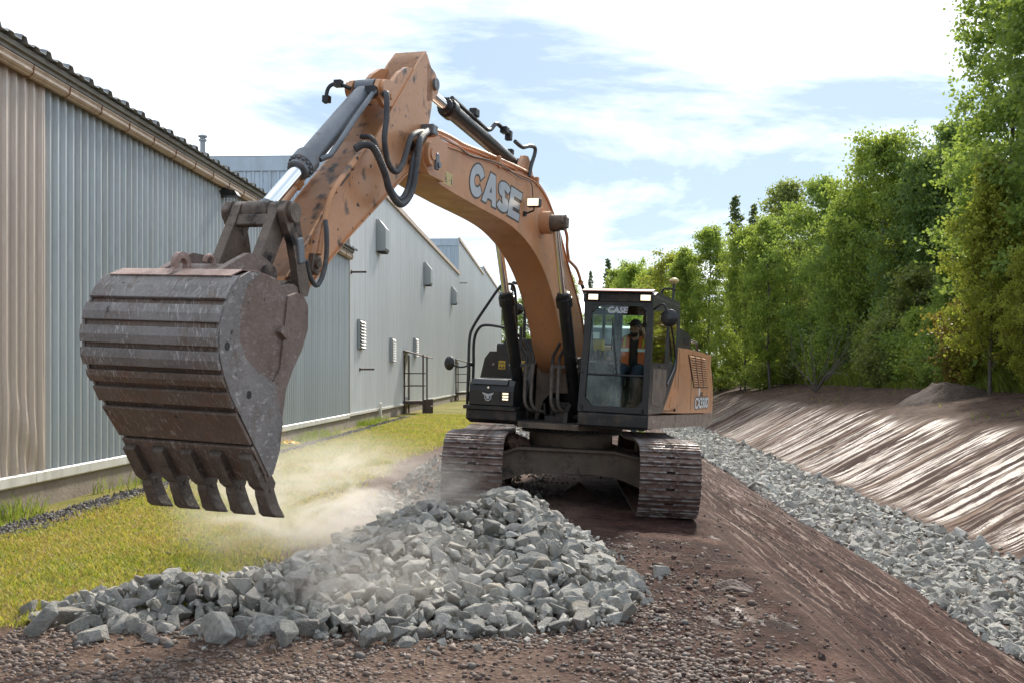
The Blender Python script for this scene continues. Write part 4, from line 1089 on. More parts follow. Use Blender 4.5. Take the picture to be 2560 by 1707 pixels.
for s_ in (-1, 1):
    ba, A, B, G, d = hyd('boom_cylinder', (.70, 1.25), (2.2, 3.86), BL+s_*.42, .60, .088, .052, 'cyl_dark', 1.3)
    part(MB().cyl(U(BL+s_*.30, .70, 1.25), U(BL+s_*.54, .70, 1.25), .10, 22), 'foot_pin', M['black_dirty'], 0, ba)
    part(MB().cyl(U(BL+s_*.36, 2.2, 3.86), U(BL+s_*.56, 2.2, 3.86), .105, 22).box(U(BL+s_*.57, 2.2, 3.86), (.04, .14, .14)), 'rod_pin', M['steel_dark'], .01, ba)
    c = A+d*.82
    part(MB().box(c+Vector((-s_*.0-.0, 0, 0))+Vector((.17 if s_ < 0 else -.17, -.02, 0)), (.26, .05, .045)).tube([c-d*.02, c+d*.02], .098, 20), 'hose_clamp', M['black'], .004, ba)
    for k in range(2):
        x = c.x+((.17+.1*k) if s_ < 0 else -(.17+.10*k))
        q = [(x, c.y-.03, c.z+.03), (x, c.y-.05, c.z-.25), (x+.01, c.y-.06, c.z-.50), (x+.05, c.y+.02, c.z-.62), (x+.12, c.y+.20, c.z-.66)]
        part(MB().tube(smooth_path(q, 7), .024, 10).tube([(x, c.y-.03, c.z+.0), (x, c.y-.045, c.z-.10)], .032, 10), 'hose', M['rubber_dusty'], 0, ba)
        q = [(x, c.y-.03, c.z+.02), (x, c.y-.03, c.z+.14), (x+(-.08 if s_ < 0 else .08), c.y-.05, c.z+.30), (x+(-.10 if s_ < 0 else .10), c.y-.05, c.z+.55-.2*k)]
        part(MB().tube(smooth_path(q, 7), .022, 10), 'steel_line', M['black'], 0, ba)

# --- arm
AP = [(6.0, 4.97), (6.15, 4.83), (6.45, 4.49), (6.82, 4.08), (7.02, 3.85), (7.24, 3.66), (7.74, 3.22), (8.10, 2.79), (8.36, 2.50), (8.42, 2.40), (8.38, 2.30), (8.28, 2.27), (8.12, 2.36), (7.75, 2.66), (7.4, 2.93), (6.75, 3.38), (6.35, 3.66), (6.12, 3.80), (5.92, 4.05), (5.83, 4.24), (5.77, 4.47), (5.76, 4.69), (5.82, 4.86), (5.93, 4.96)]
arm = part(MB().rh(AP, BL-.15, BL+.15), 'arm', M['orange_arm'], .006)
part(MB().strip(AP[:9], BL-.168, BL+.168, -.016), 'top_plate', M['orange_arm'], .004, arm)
part(MB().strip(AP[11:18], BL-.168, BL+.168, -.016), 'bottom_plate', M['orange_arm'], .004, arm)
for s_ in (-1, 1):
    part(MB().rh([(6.20, 4.74), (6.38, 4.70), (6.55, 4.60), (6.68, 4.48), (6.82, 4.46), (6.93, 4.43), (6.98, 4.34), (6.93, 4.26), (6.80, 4.20), (6.6, 4.28)], BL+s_*.135-.022, BL+s_*.135+.022), 'clevis_plate', M['orange_arm'], .01, arm)
    part(MB().cyl(U(BL+s_*.15, 6.87, 4.36), U(BL+s_*.195, 6.87, 4.36), .075, 22).cyl(U(BL+s_*.19, 6.80, 4.30), U(BL+s_*.22, 6.80, 4.30), .03, 10), 'pin_boss', M['orange_arm'], .008, arm)
    part(MB().rh([(5.92, 4.88), (5.72, 4.84), (5.62, 4.76), (5.62, 4.66), (5.70, 4.58), (5.88, 4.5)], BL+s_*.125-.025, BL+s_*.125+.025), 'rear_lug', M['orange_arm'], .01, arm)
    part(MB().cyl(U(BL+s_*.15, 5.72, 4.72), U(BL+s_*.18, 5.72, 4.72), .06, 20), 'rear_pin', M['cyl_grey'], .006, arm)
part(MB().cyl(U(BL-.165, 6.1, 3.93), U(BL+.165, 6.1, 3.93), .19, 28), 'pivot_boss', M['orange_arm'], 0, arm)
part(MB().cyl(U(BL-.20, 8.27, 2.42), U(BL+.20, 8.27, 2.42), .095, 24), 'link_pin', M['steel_dark'], .006, arm)
part(MB().cyl(U(BL-.19, 8.36, 2.36), U(BL+.19, 8.36, 2.36), .11, 24), 'bucket_pin_boss', M['steel_dark'], .006, arm)
part(MB().box(U(BL+.175, 7.98, 2.64), (.05, .12, .15), (R(-12), 0, 0)).cyl(U(BL+.19, 7.98, 2.64), U(BL+.225, 7.98, 2.64), .04, 12), 'coupler_valve', M['steel_dark'], .008, arm)
# pipes and hoses along the arm
def pipe(pts, r, name, m, parent, n=7, seg_=9): return part(MB().tube(smooth_path([tuple(U(*p)) for p in pts], n), r, seg_), name, M[m], 0, parent)
pipe([(BL+.20, 7.27, 3.72), (BL+.21, 7.50, 3.53), (BL+.21, 7.79, 3.26), (BL+.20, 7.87, 3.05), (BL+.20, 7.92, 2.86), (BL+.20, 7.96, 2.72)], .024, 'arm_pipe', 'orange_arm', arm)
pipe([(BL-.19, 7.50, 3.50), (BL-.19, 7.66, 3.36), (BL-.19, 7.92, 3.11)], .026, 'arm_pipe', 'orange_arm', arm)
part(MB().box(U(BL+.19, 7.45, 3.55), (.06, .10, .06), (R(45), 0, 0)).box(U(BL+.19, 7.72, 3.30), (.06, .08, .06), (R(45), 0, 0)).box(U(BL-.19, 7.68, 3.35), (.06, .10, .08), (R(45), 0, 0)), 'pipe_clamp', M['orange_arm'], .006, arm)
pipe([(BL+.215, 7.90, 3.0), (BL+.26, 7.95, 2.88), (BL+.27, 7.96, 2.68), (BL+.27, 8.02, 2.52), (BL+.27, 8.10, 2.46), (BL+.26, 8.18, 2.52), (BL+.26, 8.25, 2.64)], .020, 'coupler_hose', 'rubber', arm)
pipe([(BL+.185, 7.80, 3.20), (BL+.19, 7.70, 3.30), (BL+.195, 7.52, 3.46)], .020, 'grease_line', 'rubber', arm)
for pts, r_, nm in (
    ([(.05, 6.93, 4.29), (.13, 7.04, 4.25), (.15, 7.06, 4.05), (.15, 7.08, 3.84), (.15, 6.99, 3.66), (.15, 6.83, 3.61), (.15, 6.69, 3.72), (.15, 6.56, 3.96), (.13, 6.38, 4.07), (.09, 6.05, 4.16)], .026, 'stick_hose'),
    ([(.06, 7.45, 3.68), (.12, 7.40, 3.73), (.17, 7.31, 3.71), (.2, 7.15, 3.54), (.2, 7.03, 3.4), (.2, 6.8, 3.32), (.2, 6.58, 3.48), (.2, 6.49, 3.78), (.18, 6.4, 4.0), (.10, 6.05, 4.17)], .032, 'stick_hose'),
    ([(-.02, 7.2, 3.85), (.12, 7.22, 3.80), (.17, 7.05, 3.50), (.18, 6.8, 3.37), (.17, 6.60, 3.52), (.16, 6.47, 3.85), (.10, 6.1, 4.12)], .022, 'stick_hose')):
    pa = smooth_path([tuple(U(*p)) for p in pts], 16)
    rs_ = [r_*(1.06 if i % 2 else .94) for i in range(len(pa))]
    part(MB().tube(pa, r_, 10, 0, True, rs_), nm, M['rubber'], 0, boom)
part(MB().box(U(.07, 5.95, 4.2), (.14, .12, .1)).box(U(-.05, 5.95, 4.2), (.1, .12, .08)), 'hose_block', M['cyl_grey'], .01, boom)
# rigid pipes along the boom
for off in (0, -.09, -.18):
    pipe([(.03+off, 5.92, 4.2), (.03+off, 5.67, 4.26), (.03+off, 5.29, 4.28), (.03+off, 4.94, 4.285), (.03+off, 4.33, 4.335), (.03+off, 3.92, 4.36), (.03+off, 2.91, 4.42), (.03+off, 2.56, 4.41), (.03+off, 1.97, 4.28), (.03+off, 1.6, 4.10), (.03+off, 1.1, 3.75), (.03+off, .4, 3.2)], .021, 'boom_pipe', 'orange_boom', boom, 6)
for rr_, hh_, d_ in ((3.92, 4.31, (.24, .06, .14)), (2.45, 4.36, (.24, .06, .12)), (5.75, 4.18, (.2, .06, .1))): part(MB().box(U(-.03, rr_, hh_), d_), 'pipe_saddle', M['orange_boom'], .008, boom)
pipe([(.06, 5.85, 4.18), (.085, 5.3, 4.20), (.095, 4.9, 4.18), (.09, 4.4, 4.24), (.10, 3.9, 4.28), (.10, 3.3, 4.26), (.10, 2.8, 4.28), (.12, 2.75, 4.1)], .007, 'cable', 'rubber', boom, 6, 6)
pipe([(.13, 1.62, 3.93), (.16, 1.40, 3.90), (.17, 1.28, 3.80), (.16, 1.22, 3.66), (.14, 1.05, 3.52)], .022, 'bent_pipe', 'orange_boom', boom)
pipe([(.13, 1.0, 3.50), (.16, .70, 3.42), (.18, .55, 3.30), (.18, .47, 3.22)], .022, 'bent_pipe', 'orange_boom', boom)
pipe([(.18, .47, 3.24), (.19, .30, 3.12), (.20, .2, 3.0), (.20, .16, 2.7), (.18, .1, 2.2)], .026, 'boom_hose', 'rubber', boom)
part(MB().box(U(.18, .47, 3.23), (.07, .07, .07)), 'hose_fitting', M['orange_boom'], .01, boom)

# --- bucket linkage
for s_ in (-1, 1):
    lx = BL+s_*.24
    part(MB().rh([(8.57, 3.05), (8.62, 2.97), (8.58, 2.88), (8.47, 2.74), (8.41, 2.60), (8.36, 2.44), (8.33, 2.36), (8.22, 2.36), (8.19, 2.44), (8.27, 2.60), (8.32, 2.78), (8.40, 2.95), (8.47, 3.05)], lx-.03, lx+.03), 'side_link', M['steel_dark'], .012)
    part(MB().cyl(U(BL+s_*.265, 8.5, 2.97), U(BL+s_*.305, 8.5, 2.97), .075, 24), 'cross_pin_cap', M['steel_dark'], .008)
part(MB().box(U(BL+.26, 8.36, 2.70), (.05, .09, .20), (R(14), 0, 0)), 'hose_guard', M['cyl_grey'], .012)
hk = MB()
for s_ in (-1, 1):
    lx = BL+s_*.165
    hk.rh([(8.42, 3.03), (8.50, 3.06), (8.58, 3.02), (8.62, 2.93), (8.80, 2.60), (8.86, 2.47), (8.80, 2.38), (8.71, 2.40), (8.66, 2.50), (8.45, 2.88)], lx-.038, lx+.038)
hk.rh([(8.60, 2.95), (8.64, 2.86), (8.60, 2.84), (8.54, 2.92)], BL-.13, BL+.13)
part(hk, 'bucket_link', M['steel_dark'], .012)
part(MB().cyl(U(BL-.255, 8.5, 2.97), U(BL+.255, 8.5, 2.97), .083, 26).cyl(U(BL-.1, 8.5, 2.97), U(BL+.1, 8.5, 2.97), .09, 26), 'cross_pin', M['steel_dark'], .004)

# --- bucket
BK = [(9.02, 2.40), (9.25, 2.43), (9.42, 2.42), (9.55, 2.365), (9.64, 2.28), (9.695, 2.19), (9.735, 2.09), (9.745, 1.99), (9.73, 1.87), (9.67, 1.74), (9.58, 1.605), (9.45, 1.46), (9.30, 1.31), (9.18, 1.18), (9.09, 1.085)]
FE = [(9.04, 1.06), (8.945, 1.23), (8.915, 1.46), (8.88, 1.66), (8.80, 1.80), (8.69, 1.94), (8.62, 2.09), (8.63, 2.26), (8.70, 2.33), (8.78, 2.345), (8.90, 2.31), (9.0, 2.325)]
HW = .52
def inset(p): return [(r-.032*min(1, max(0, (r-9.0)/.6)), h) for r, h in p]
BK = inset(BK)
bk = part(MB().strip(smooth_path(BK, 3), BL-HW+.03, BL+HW-.03, -.03), 'bucket', M['bucket'], .004)
inner = MB()
for s_ in (-1, 1):
    a, b = sorted((BL+s_*(HW-.035), BL+s_*HW))
    part(MB().rh(BK+FE, a, b), 'bucket_side', M['bucket_side'], .006, bk)
    # thick wear rim that follows the back edge
    rim = [(9.30, 2.435), (9.44, 2.43), (9.565, 2.375), (9.655, 2.285), (9.71, 2.19), (9.75, 2.09), (9.76, 1.99), (9.745, 1.865), (9.685, 1.735), (9.595, 1.60), (9.31, 1.30), (9.19, 1.17), (9.08, 1.05), (9.03, 1.07), (8.96, 1.22), (8.935, 1.42), (9.06, 1.70), (9.29, 1.77), (9.45, 1.86), (9.53, 1.97), (9.55, 2.15), (9.46, 2.35)]
    rim = inset(rim)
    a, b = sorted((BL+s_*HW, BL+s_*(HW+.018)))
    ro = part(MB().rh(rim, a, b), 'side_wear_plate', M['bucket_wear'], .006, bk)
    for rr_, hh_ in ((9.64, 1.93), (9.37, 1.62)):
        part(MB().cyl(U(BL+s_*(HW+.016), rr_, hh_), U(BL+s_*(HW+.0195), rr_, hh_), .028, 16), 'bolt_hole', M['decal_black'], 0, ro)
    part(MB().rh([(9.02, 2.10), (8.93, 2.05), (8.96, 2.00), (9.05, 2.05)], *sorted((BL+s_*HW, BL+s_*(HW+.04)))), 'side_lug', M['bucket_side'], .006, bk)
    part(MB().rh([(8.93, 2.31), (8.90, 2.30), (8.98, 1.70), (9.08, 1.70), (9.04, 1.74), (8.99, 1.80)], *sorted((BL+s_*HW, BL+s_*(HW+.012)))), 'corner_gusset', M['bucket_side'], .004, bk)
# wear bands across the back: plates with open grooves between them
bands = [((9.545, 2.372), (9.69, 2.215), 'bucket_wear'), ((9.708, 2.175), (9.742, 2.07), 'bucket_wear'), ((9.752, 2.03), (9.752, 1.925), 'bucket_wear'), ((9.748, 1.89), (9.715, 1.785), 'bucket_wear'),
         ((9.69, 1.75), (9.645, 1.68), 'bucket'), ((9.62, 1.64), (9.55, 1.545), 'bucket'), ((9.52, 1.505), (9.32, 1.30), 'bucket'), ((9.295, 1.275), (9.105, 1.075), 'bucket')]
for i, (p, q, m) in enumerate(bands):
    p, q = inset([p, q])
    mid = ((p[0]+q[0])/2+.012, (p[1]+q[1])/2) if i < 5 else ((p[0]+q[0])/2, (p[1]+q[1])/2)
    part(MB().strip([p, mid, q], BL-HW-.012, BL+HW+.012, .026), 'wear_band', M[m], .006, bk)
part(MB().strip([(9.02, 2.415), (9.25, 2.445), (9.42, 2.435), (9.55, 2.382)], BL-HW+.04, BL+HW-.04, .008), 'top_sheet', M['bucket_top'], 0, bk)
part(MB().strip([(9.10, 1.10), (9.05, 1.04)], BL-HW-.005, BL+HW+.005, .045), 'cutting_lip', M['bucket'], .006, bk)
# hanger ears and reinforcement box on top
for s_ in (-1, 1):
    lx = BL+s_*.235
    part(MB().rh([(9.40, 2.42), (9.20, 2.52), (9.02, 2.60), (8.86, 2.60), (8.74, 2.56), (8.68, 2.46), (8.60, 2.40), (8.42, 2.44), (8.30, 2.40), (8.30, 2.30), (8.42, 2.24), (8.64, 2.24), (8.9, 2.30)], lx-.025, lx+.025), 'hanger_ear', M['bucket_side'], .012, bk)
    part(MB().cyl(U(BL+s_*.25, 8.80, 2.47), U(BL+s_*.31, 8.80, 2.47), .07, 22), 'hanger_boss', M['steel_dark'], .008, bk)
part(MB().rh([(9.30, 2.43), (9.22, 2.50), (8.95, 2.52), (8.95, 2.40)], BL-.21, BL+.21), 'reinforcement_box', M['bucket_side'], .012, bk)
eye = []
for i in range(21):
    a = R(-20+i*220/20); eye.append((9.43+.085*math.cos(a), 2.47+.085*math.sin(a)))
eyein = [(9.43+.042*math.cos(R(-10+i*200/12)), 2.47+.042*math.sin(R(-10+i*200/12))) for i in range(13)]
part(MB().rh([(9.56, 2.40)]+eye+[(9.30, 2.42)]+[(9.385, 2.44)]+eyein[::-1]+[(9.475, 2.44)], BL-.02, BL+.02), 'lifting_eye', M['bucket_top'], .006, bk)
sh = [tuple(U(BL+.10+.0*i, 9.26+.05*math.cos(R(i*20)), 2.50+.05*math.sin(R(i*20)))) for i in range(16)]
part(MB().tube(sh, .017, 8), 'shackle', M['bucket_top'], 0, bk)
# teeth: adapter welded to the lip, tooth pinned over it
for i in range(5):
    c = BL-.472+.236*i
    ad = part(MB().rh([(9.27, 1.225), (9.30, 1.19), (9.15, .99), (9.09, .955), (8.975, .965), (8.965, 1.00), (9.04, 1.08)], c-.047, c+.047), 'tooth_adapter', M['tooth'], .014, bk)
    tm = MB(); ts = [((9.095, .985), (8.985, .99), .046), ((9.085, .915), (8.95, .925), .044), ((9.045, .845), (8.90, .84), .046), ((9.005, .785), (8.845, .76), .058), ((8.955, .755), (8.83, .738), .060)]
    vs_ = []; n = len(ts)
    for (o_, i_, w) in ts: vs_ += [U(c-w, *o_), U(c+w, *o_), U(c+w, *i_), U(c-w, *i_)]
    fs_ = [[k*4+j, k*4+(j+1) % 4, (k+1)*4+(j+1) % 4, (k+1)*4+j] for k in range(n-1) for j in range(4)]+[[3, 2, 1, 0], [(n-1)*4+j for j in range(4)]]
    part(tm.add(vs_, fs_), 'tooth', M['tooth'], .012, bk)
    part(MB().cyl(U(c-.052, 9.02, .955), U(c+.052, 9.02, .955), .018, 10), 'tooth_pin', M['steel_dark'], 0, bk)

# --- small lettering with the built-in font
def text_mesh(body, size, name, m, parent, bold=0.0):
    c = bpy.data.curves.new(name, 'FONT'); c.body = body; c.size = size; c.offset = bold; c.align_x = 'CENTER'; c.align_y = 'CENTER'; c.shear = .18; c.resolution_u = 3
    o = bpy.data.objects.new(name, c); COL.objects.link(o)
    dg = bpy.context.evaluated_depsgraph_get(); me = bpy.data.meshes.new_from_object(o.evaluated_get(dg))
    bpy.data.objects.remove(o); bpy.data.curves.remove(c)
    me.materials.clear(); me.materials.append(m)
    return link(name, me, parent)
for b_, m_, l_ in ((.028, 'decal_black', 1.4535), (.010, 'white', 1.4565)):
    o = text_mesh('CX350D', .26, 'model_lettering', M[m_], hood, b_)
    mm = Matrix(((0, 0, 1), (1, 0, 0), (0, 1, 0))).to_4x4()
    mm = Matrix(((0, 0, 1, l_), (1.75, 0, 0, 3.52), (0, 1.0, 0, 1.455), (0, 0, 0, 1)))
    o.matrix_local = mm
o = text_mesh('810-22', .09, 'fleet_number', M['decal_black'], hood, .003)
o.matrix_local = Matrix(((0, 0, 1, 1.4535), (1.5, 0, 0, 3.45), (0, 1.0, 0, 1.62), (0, 0, 0, 1)))
part(MB().box(U(1.4530, -3.2, 1.66), (.002, .16, .12)), 'white_label', M['white'], 0, hood)
part(MB().box(U(1.4530, -4.45, 2.05), (.002, .06, .22)), 'side_label', M['yellow_pale'], 0, hood)
part(MB().box(U(1.4530, -2.42, 1.80), (.002, .10, .12)), 'side_label', M['yellow_pale'], 0, hood)
o = text_mesh('CASE', .115, 'windshield_lettering', M['silver'], co, .006)
o.matrix_local = Matrix(((1.05, 0, 0, .955), (0, 0, -1, -1.333), (0, 1, 0, 2.775), (0, 0, 0, 1)))
# ------------------------------------------------------------------ people
M['skin'] = mat('skin', (.36, .19, .125), .55, 0, .1)
M['hair'] = mat('dark hair', (.025, .017, .012), .7, 0, .3, 20)
M['shirt'] = mat('black shirt', (.018, .018, .02), .85, 0, .3, 9)
M['jeans'] = mat('navy work trousers', (.03, .04, .065), .9, 0, .25, 9)
M['hivis'] = mat('orange vest', (.80, .17, .05), .7, 0, .1, 6)
M['hiyel'] = mat('yellow reflective tape', (.62, .72, .06), .5, 0, .06)
M['tape'] = mat('silver reflective tape', (.55, .57, .55), .3, .3, .06)
M['cap'] = mat('dark cap', (.03, .035, .05), .8, 0, .2)
M['boot'] = mat('work boots', (.05, .035, .025), .8, 0, .3, 9)
def blob(name, mb, m, parent, vox=.012, smooth=3):
    o = link(name, mb.mesh(name, [m]), parent)
    r = o.modifiers.new('merge', 'REMESH'); r.mode = 'VOXEL'; r.voxel_size = vox; r.use_smooth_shade = True
    s = o.modifiers.new('soften', 'SMOOTH'); s.factor = .5; s.iterations = smooth
    return o
def ball(mb, c, r, sc=(1, 1, 1), n=14):
    pr = [(max(1e-3, math.sin(math.pi*i/10)), -math.cos(math.pi*i/10)) for i in range(11)]
    vs_ = []
    for rr, t in pr:
        for j in range(n):
            a = math.tau*j/n; vs_.append((c[0]+rr*math.cos(a)*r*sc[0], c[1]+rr*math.sin(a)*r*sc[1], c[2]+t*r*sc[2]))
    mb.add(vs_, [[i*n+j, i*n+(j+1) % n, (i+1)*n+(j+1) % n, (i+1)*n+j] for i in range(10) for j in range(n)], 0, True)
def limb(mb, pts, rs): mb.tube(smooth_path(pts, 4), .05, 12, 0, True, list(np.interp(np.linspace(0, len(pts)-1, (len(pts)-1)*4+1), range(len(pts)), rs))); [ball(mb, p, r*.98) for p, r in ((pts[0], rs[0]), (pts[-1], rs[-1]))]
def hand(mb, wrist, fwd, side, curl=.5):
    w, f_, s_ = Vector(wrist), Vector(fwd).normalized(), Vector(side).normalized(); nrm = f_.cross(s_).normalized()
    mb.tube([w, w+f_*.05, w+f_*.09], .03, 10, 0, True, [.026, .036, .034])
    for k, ln in enumerate((.062, .072, .068, .052)):
        b = w+f_*.085+s_*(.03-.02*k)
        m1 = b+f_*ln*.5-nrm*curl*ln*.3; m2 = m1+f_*ln*.3-nrm*curl*ln*.7
        mb.tube([b, m1, m2], .009, 8, 0, True, [.011, .0095, .008])
    b = w+f_*.03+s_*.032; mb.tube([b, b+s_*.028+f_*.03-nrm*.01, b+s_*.03+f_*.06-nrm*.025], .01, 8, 0, True, [.013, .011, .009])
def head(mb, c, yaw=0):
    """skull, jaw, nose, ears, neck; faces -y turned by yaw"""
    q = Matrix.Rotation(yaw, 3, 'Z'); c = Vector(c)
    def B(o_, r, sc): ball(mb, c+q @ Vector(o_), r, sc)
    B((0, .012, .03), .098, (.80, 1.0, 1.0)); B((0, -.018, -.045), .072, (.86, .95, 1.0)); B((0, -.05, -.085), .034, (1, .8, .7))
    mb.tube([c+q @ Vector((0, -.085, .028)), c+q @ Vector((0, -.112, -.018)), c+q @ Vector((0, -.092, -.028))], .012, 8, 0, True, [.009, .016, .014])
    B((-.03, -.085, -.052), .012, (1.4, .7, .6)); B((.03, -.085, -.052), .012, (1.4, .7, .6)); B((0, -.095, -.056), .013, (1.8, .7, .5))
    for s_ in (-1, 1): B((s_*.082, .012, -.005), .026, (.4, .75, 1.15)); B((s_*.032, -.078, .035), .016, (1.2, .7, .6))
    mb.tube([c+Vector((0, .03, -.17)), c+Vector((0, .02, -.06))], .055, 12, 0, True, [.062, .055])
EXM = EX.matrix_basis @ Matrix.Rotation(UY, 4, 'Z')
op = empty('person', label='operator in dark cap and orange hi-vis vest seated inside the excavator cab', cat='person')
op.matrix_world = EXM; op.location, op.rotation_euler = EXM.to_translation(), EXM.to_euler()
hc = U(1.02, .40, 2.575)
sk_ = MB(); head(sk_, hc, R(-8))
def UU(*p): return tuple(U(*p))
limb(sk_, [UU(1.01, .30, 2.32), UU(1.01, .26, 2.05), UU(1.0, .18, 1.90)], [.12, .13, .14])
limb(sk_, [UU(1.19, .30, 2.36), UU(1.27, .36, 2.20), UU(1.25, .52, 2.36), UU(1.17, .52, 2.50)], [.06, .05, .043, .034]); hand(sk_, UU(1.17, .52, 2.50), (-.25, -.1, 1), (0, -1, 0), .8)
limb(sk_, [UU(.83, .30, 2.36), UU(.74, .32, 2.14), UU(.68, .50, 2.12)], [.06, .05, .036]); hand(sk_, UU(.68, .50, 2.12), (-.1, -1, .25), (1, 0, .3), 1.0)
for s_ in (-1, 1): limb(sk_, [UU(1.0+s_*.11, .20, 1.92), UU(1.0+s_*.13, .66, 1.94), UU(1.0+s_*.10, .82, 1.55)], [.09, .07, .05])
blob('body', sk_, M['skin'], op, .011, 2)
c_ = MB(); limb(c_, [UU(1.01, .30, 2.36), UU(1.01, .26, 2.08), UU(1.0, .18, 1.90)], [.135, .15, .155]); limb(c_, [UU(.84, .30, 2.36), UU(1.18, .30, 2.36)], [.085, .085])
limb(c_, [UU(1.19, .30, 2.36), UU(1.27, .36, 2.20), UU(1.255, .50, 2.32)], [.075, .064, .056]); limb(c_, [UU(.83, .30, 2.36), UU(.74, .32, 2.14), UU(.69, .46, 2.12)], [.075, .064, .05])
blob('shirt', c_, M['shirt'], op, .013)
tr_ = MB()
for s_ in (-1, 1): limb(tr_, [UU(1.0+s_*.11, .16, 1.93), UU(1.0+s_*.13, .66, 1.95), UU(1.0+s_*.10, .84, 1.52)], [.115, .088, .066])
blob('trousers', tr_, M['jeans'], op, .014)
bt_ = MB()
for s_ in (-1, 1): limb(bt_, [UU(1.0+s_*.10, .82, 1.52), UU(1.0+s_*.10, .84, 1.47), UU(1.0+s_*.10, .98, 1.475)], [.06, .055, .045])
blob('boots', bt_, M['boot'], op, .014)
ve = MB()
for l0, l1 in ((.835, .945), (1.085, 1.195)): ve.rh([(.445, 2.32), (.40, 2.44), (.26, 2.48), (.14, 2.40), (.10, 2.0), (.33, 1.96), (.44, 2.02)], l0, l1)
vo_ = ve.build('vest', M['hivis'], op, .03, 3)
tp_ = MB()
for l0, l1 in ((.862, .886), (1.145, 1.169)): tp_.rh([(.452, 2.30), (.405, 2.447), (.26, 2.487), (.26, 2.475), (.39, 2.43), (.44, 2.30)], l0, l1)
tp_.build('vest_tape', M['hiyel'], vo_)
tp2 = MB()
for l0, l1 in ((.83, .95), (1.08, 1.2)): tp2.rh([(.456, 2.24), (.456, 2.285), (.44, 2.285), (.44, 2.24)], l0, l1)
tp2.build('vest_tape', M['tape'], vo_)
hb = MB(); q_ = Matrix.Rotation(R(-8), 3, 'Z'); ball(hb, hc+q_ @ Vector((0, -.035, -.075)), .066, (.95, .85, .85)); ball(hb, hc+q_ @ Vector((0, .03, .0)), .098, (.84, .9, .95))
blob('hair_and_beard', hb, M['hair'], op, .010, 2)
fc = MB(); ball(fc, hc+q_ @ Vector((0, -.03, .005)), .083, (.80, 1.0, .62)); fc.tube([hc+q_ @ Vector((0, -.1, .02)), hc+q_ @ Vector((0, -.128, -.02))], .014, 8)
blob('face', fc, M['skin'], op, .008, 2)
cp = MB(); ball(cp, hc+q_ @ Vector((0, .012, .055)), .105, (.86, 1.02, .82)); cp.prism([(-.075, -.06), (.075, -.06), (.06, -.16), (0, -.18), (-.06, -.16)], .050, .060, 'z')
nb_ = len(cp.v)
cp.v[-10:] = [tuple(hc+q_ @ Vector(v_)) for v_ in cp.v[-10:]] if False else cp.v[-10:]
cpo = MB(); ball(cpo, hc+q_ @ Vector((0, .012, .055)), .105, (.86, 1.02, .82)); cpo.box(hc+q_ @ Vector((0, -.12, .06)), (.15, .13, .014), Matrix.Rotation(R(-8), 3, 'Z') @ Matrix.Rotation(R(8), 3, 'X'))
blob('cap', cpo, M['cap'], op, .008, 2)
ey = MB()
for s_ in (-1, 1): ball(ey, hc+q_ @ Vector((s_*.032, -.105, .022)), .010, (1.3, .6, .7), 8)
ey.build('eyes', M['hair'], op)

# a second worker stands behind the machine; only the trouser legs show under the body
pw = empty('person', (3.74, 30.5, float(terrain(3.74, 30.5))), (0, 0, R(8)), label='worker behind the excavator, boots and banded trousers showing', cat='person')
b2 = MB(); head(b2, (0, 0, 1.62)); limb(b2, [(0, 0, 1.42), (0, 0, 1.15), (0, 0, .95)], [.13, .12, .13])
for s_ in (-1, 1):
    limb(b2, [(s_*.18, 0, 1.40), (s_*.25, .02, 1.12), (s_*.27, -.06, .88)], [.06, .048, .034]); hand(b2, (s_*.27, -.06, .88), (0, -.2, -1), (-s_, 0, 0), .4)
    limb(b2, [(s_*.09, 0, .92), (s_*.11, -.01, .50), (s_*.12, .02, .08)], [.09, .06, .04])
blob('body', b2, M['skin'], pw, .013)
j2 = MB(); limb(j2, [(0, 0, 1.44), (0, 0, 1.2), (0, 0, .92)], [.15, .15, .17]); limb(j2, [(-.16, 0, 1.40), (.16, 0, 1.40)], [.08, .08])
for s_ in (-1, 1): limb(j2, [(s_*.18, 0, 1.40), (s_*.25, .02, 1.12), (s_*.27, -.05, .92)], [.075, .062, .05])
blob('jacket', j2, M['hivis'], pw, .015)
t2 = MB()
for s_ in (-1, 1): limb(t2, [(s_*.09, 0, .95), (s_*.11, -.01, .52), (s_*.12, .01, .10)], [.125, .098, .09])
blob('trousers', t2, M['jeans'], pw, .015)
r2 = MB()
for s_ in (-1, 1):
    for z0, z1 in ((.23, .265), (.315, .35)): r2.lathe([(.095, z0), (.102, z0+.005), (.102, z1-.005), (.095, z1)], (s_*.12, .008, 0), 18)
r2.build('reflective_band', M['hiyel'], pw)
bo2 = MB()
for s_ in (-1, 1): limb(bo2, [(s_*.12, .02, .13), (s_*.12, .02, .055), (s_*.125, -.15, .045)], [.065, .055, .045])
blob('boots', bo2, M['boot'], pw, .014)
hm = MB(); ball(hm, (0, .01, 1.68), .125, (.92, 1.08, .85)); hm.lathe([(.15, 1.655), (.15, 1.668), (.11, 1.672)], (0, 0, 0), 20)
hm.build('helmet', M['white'], pw)

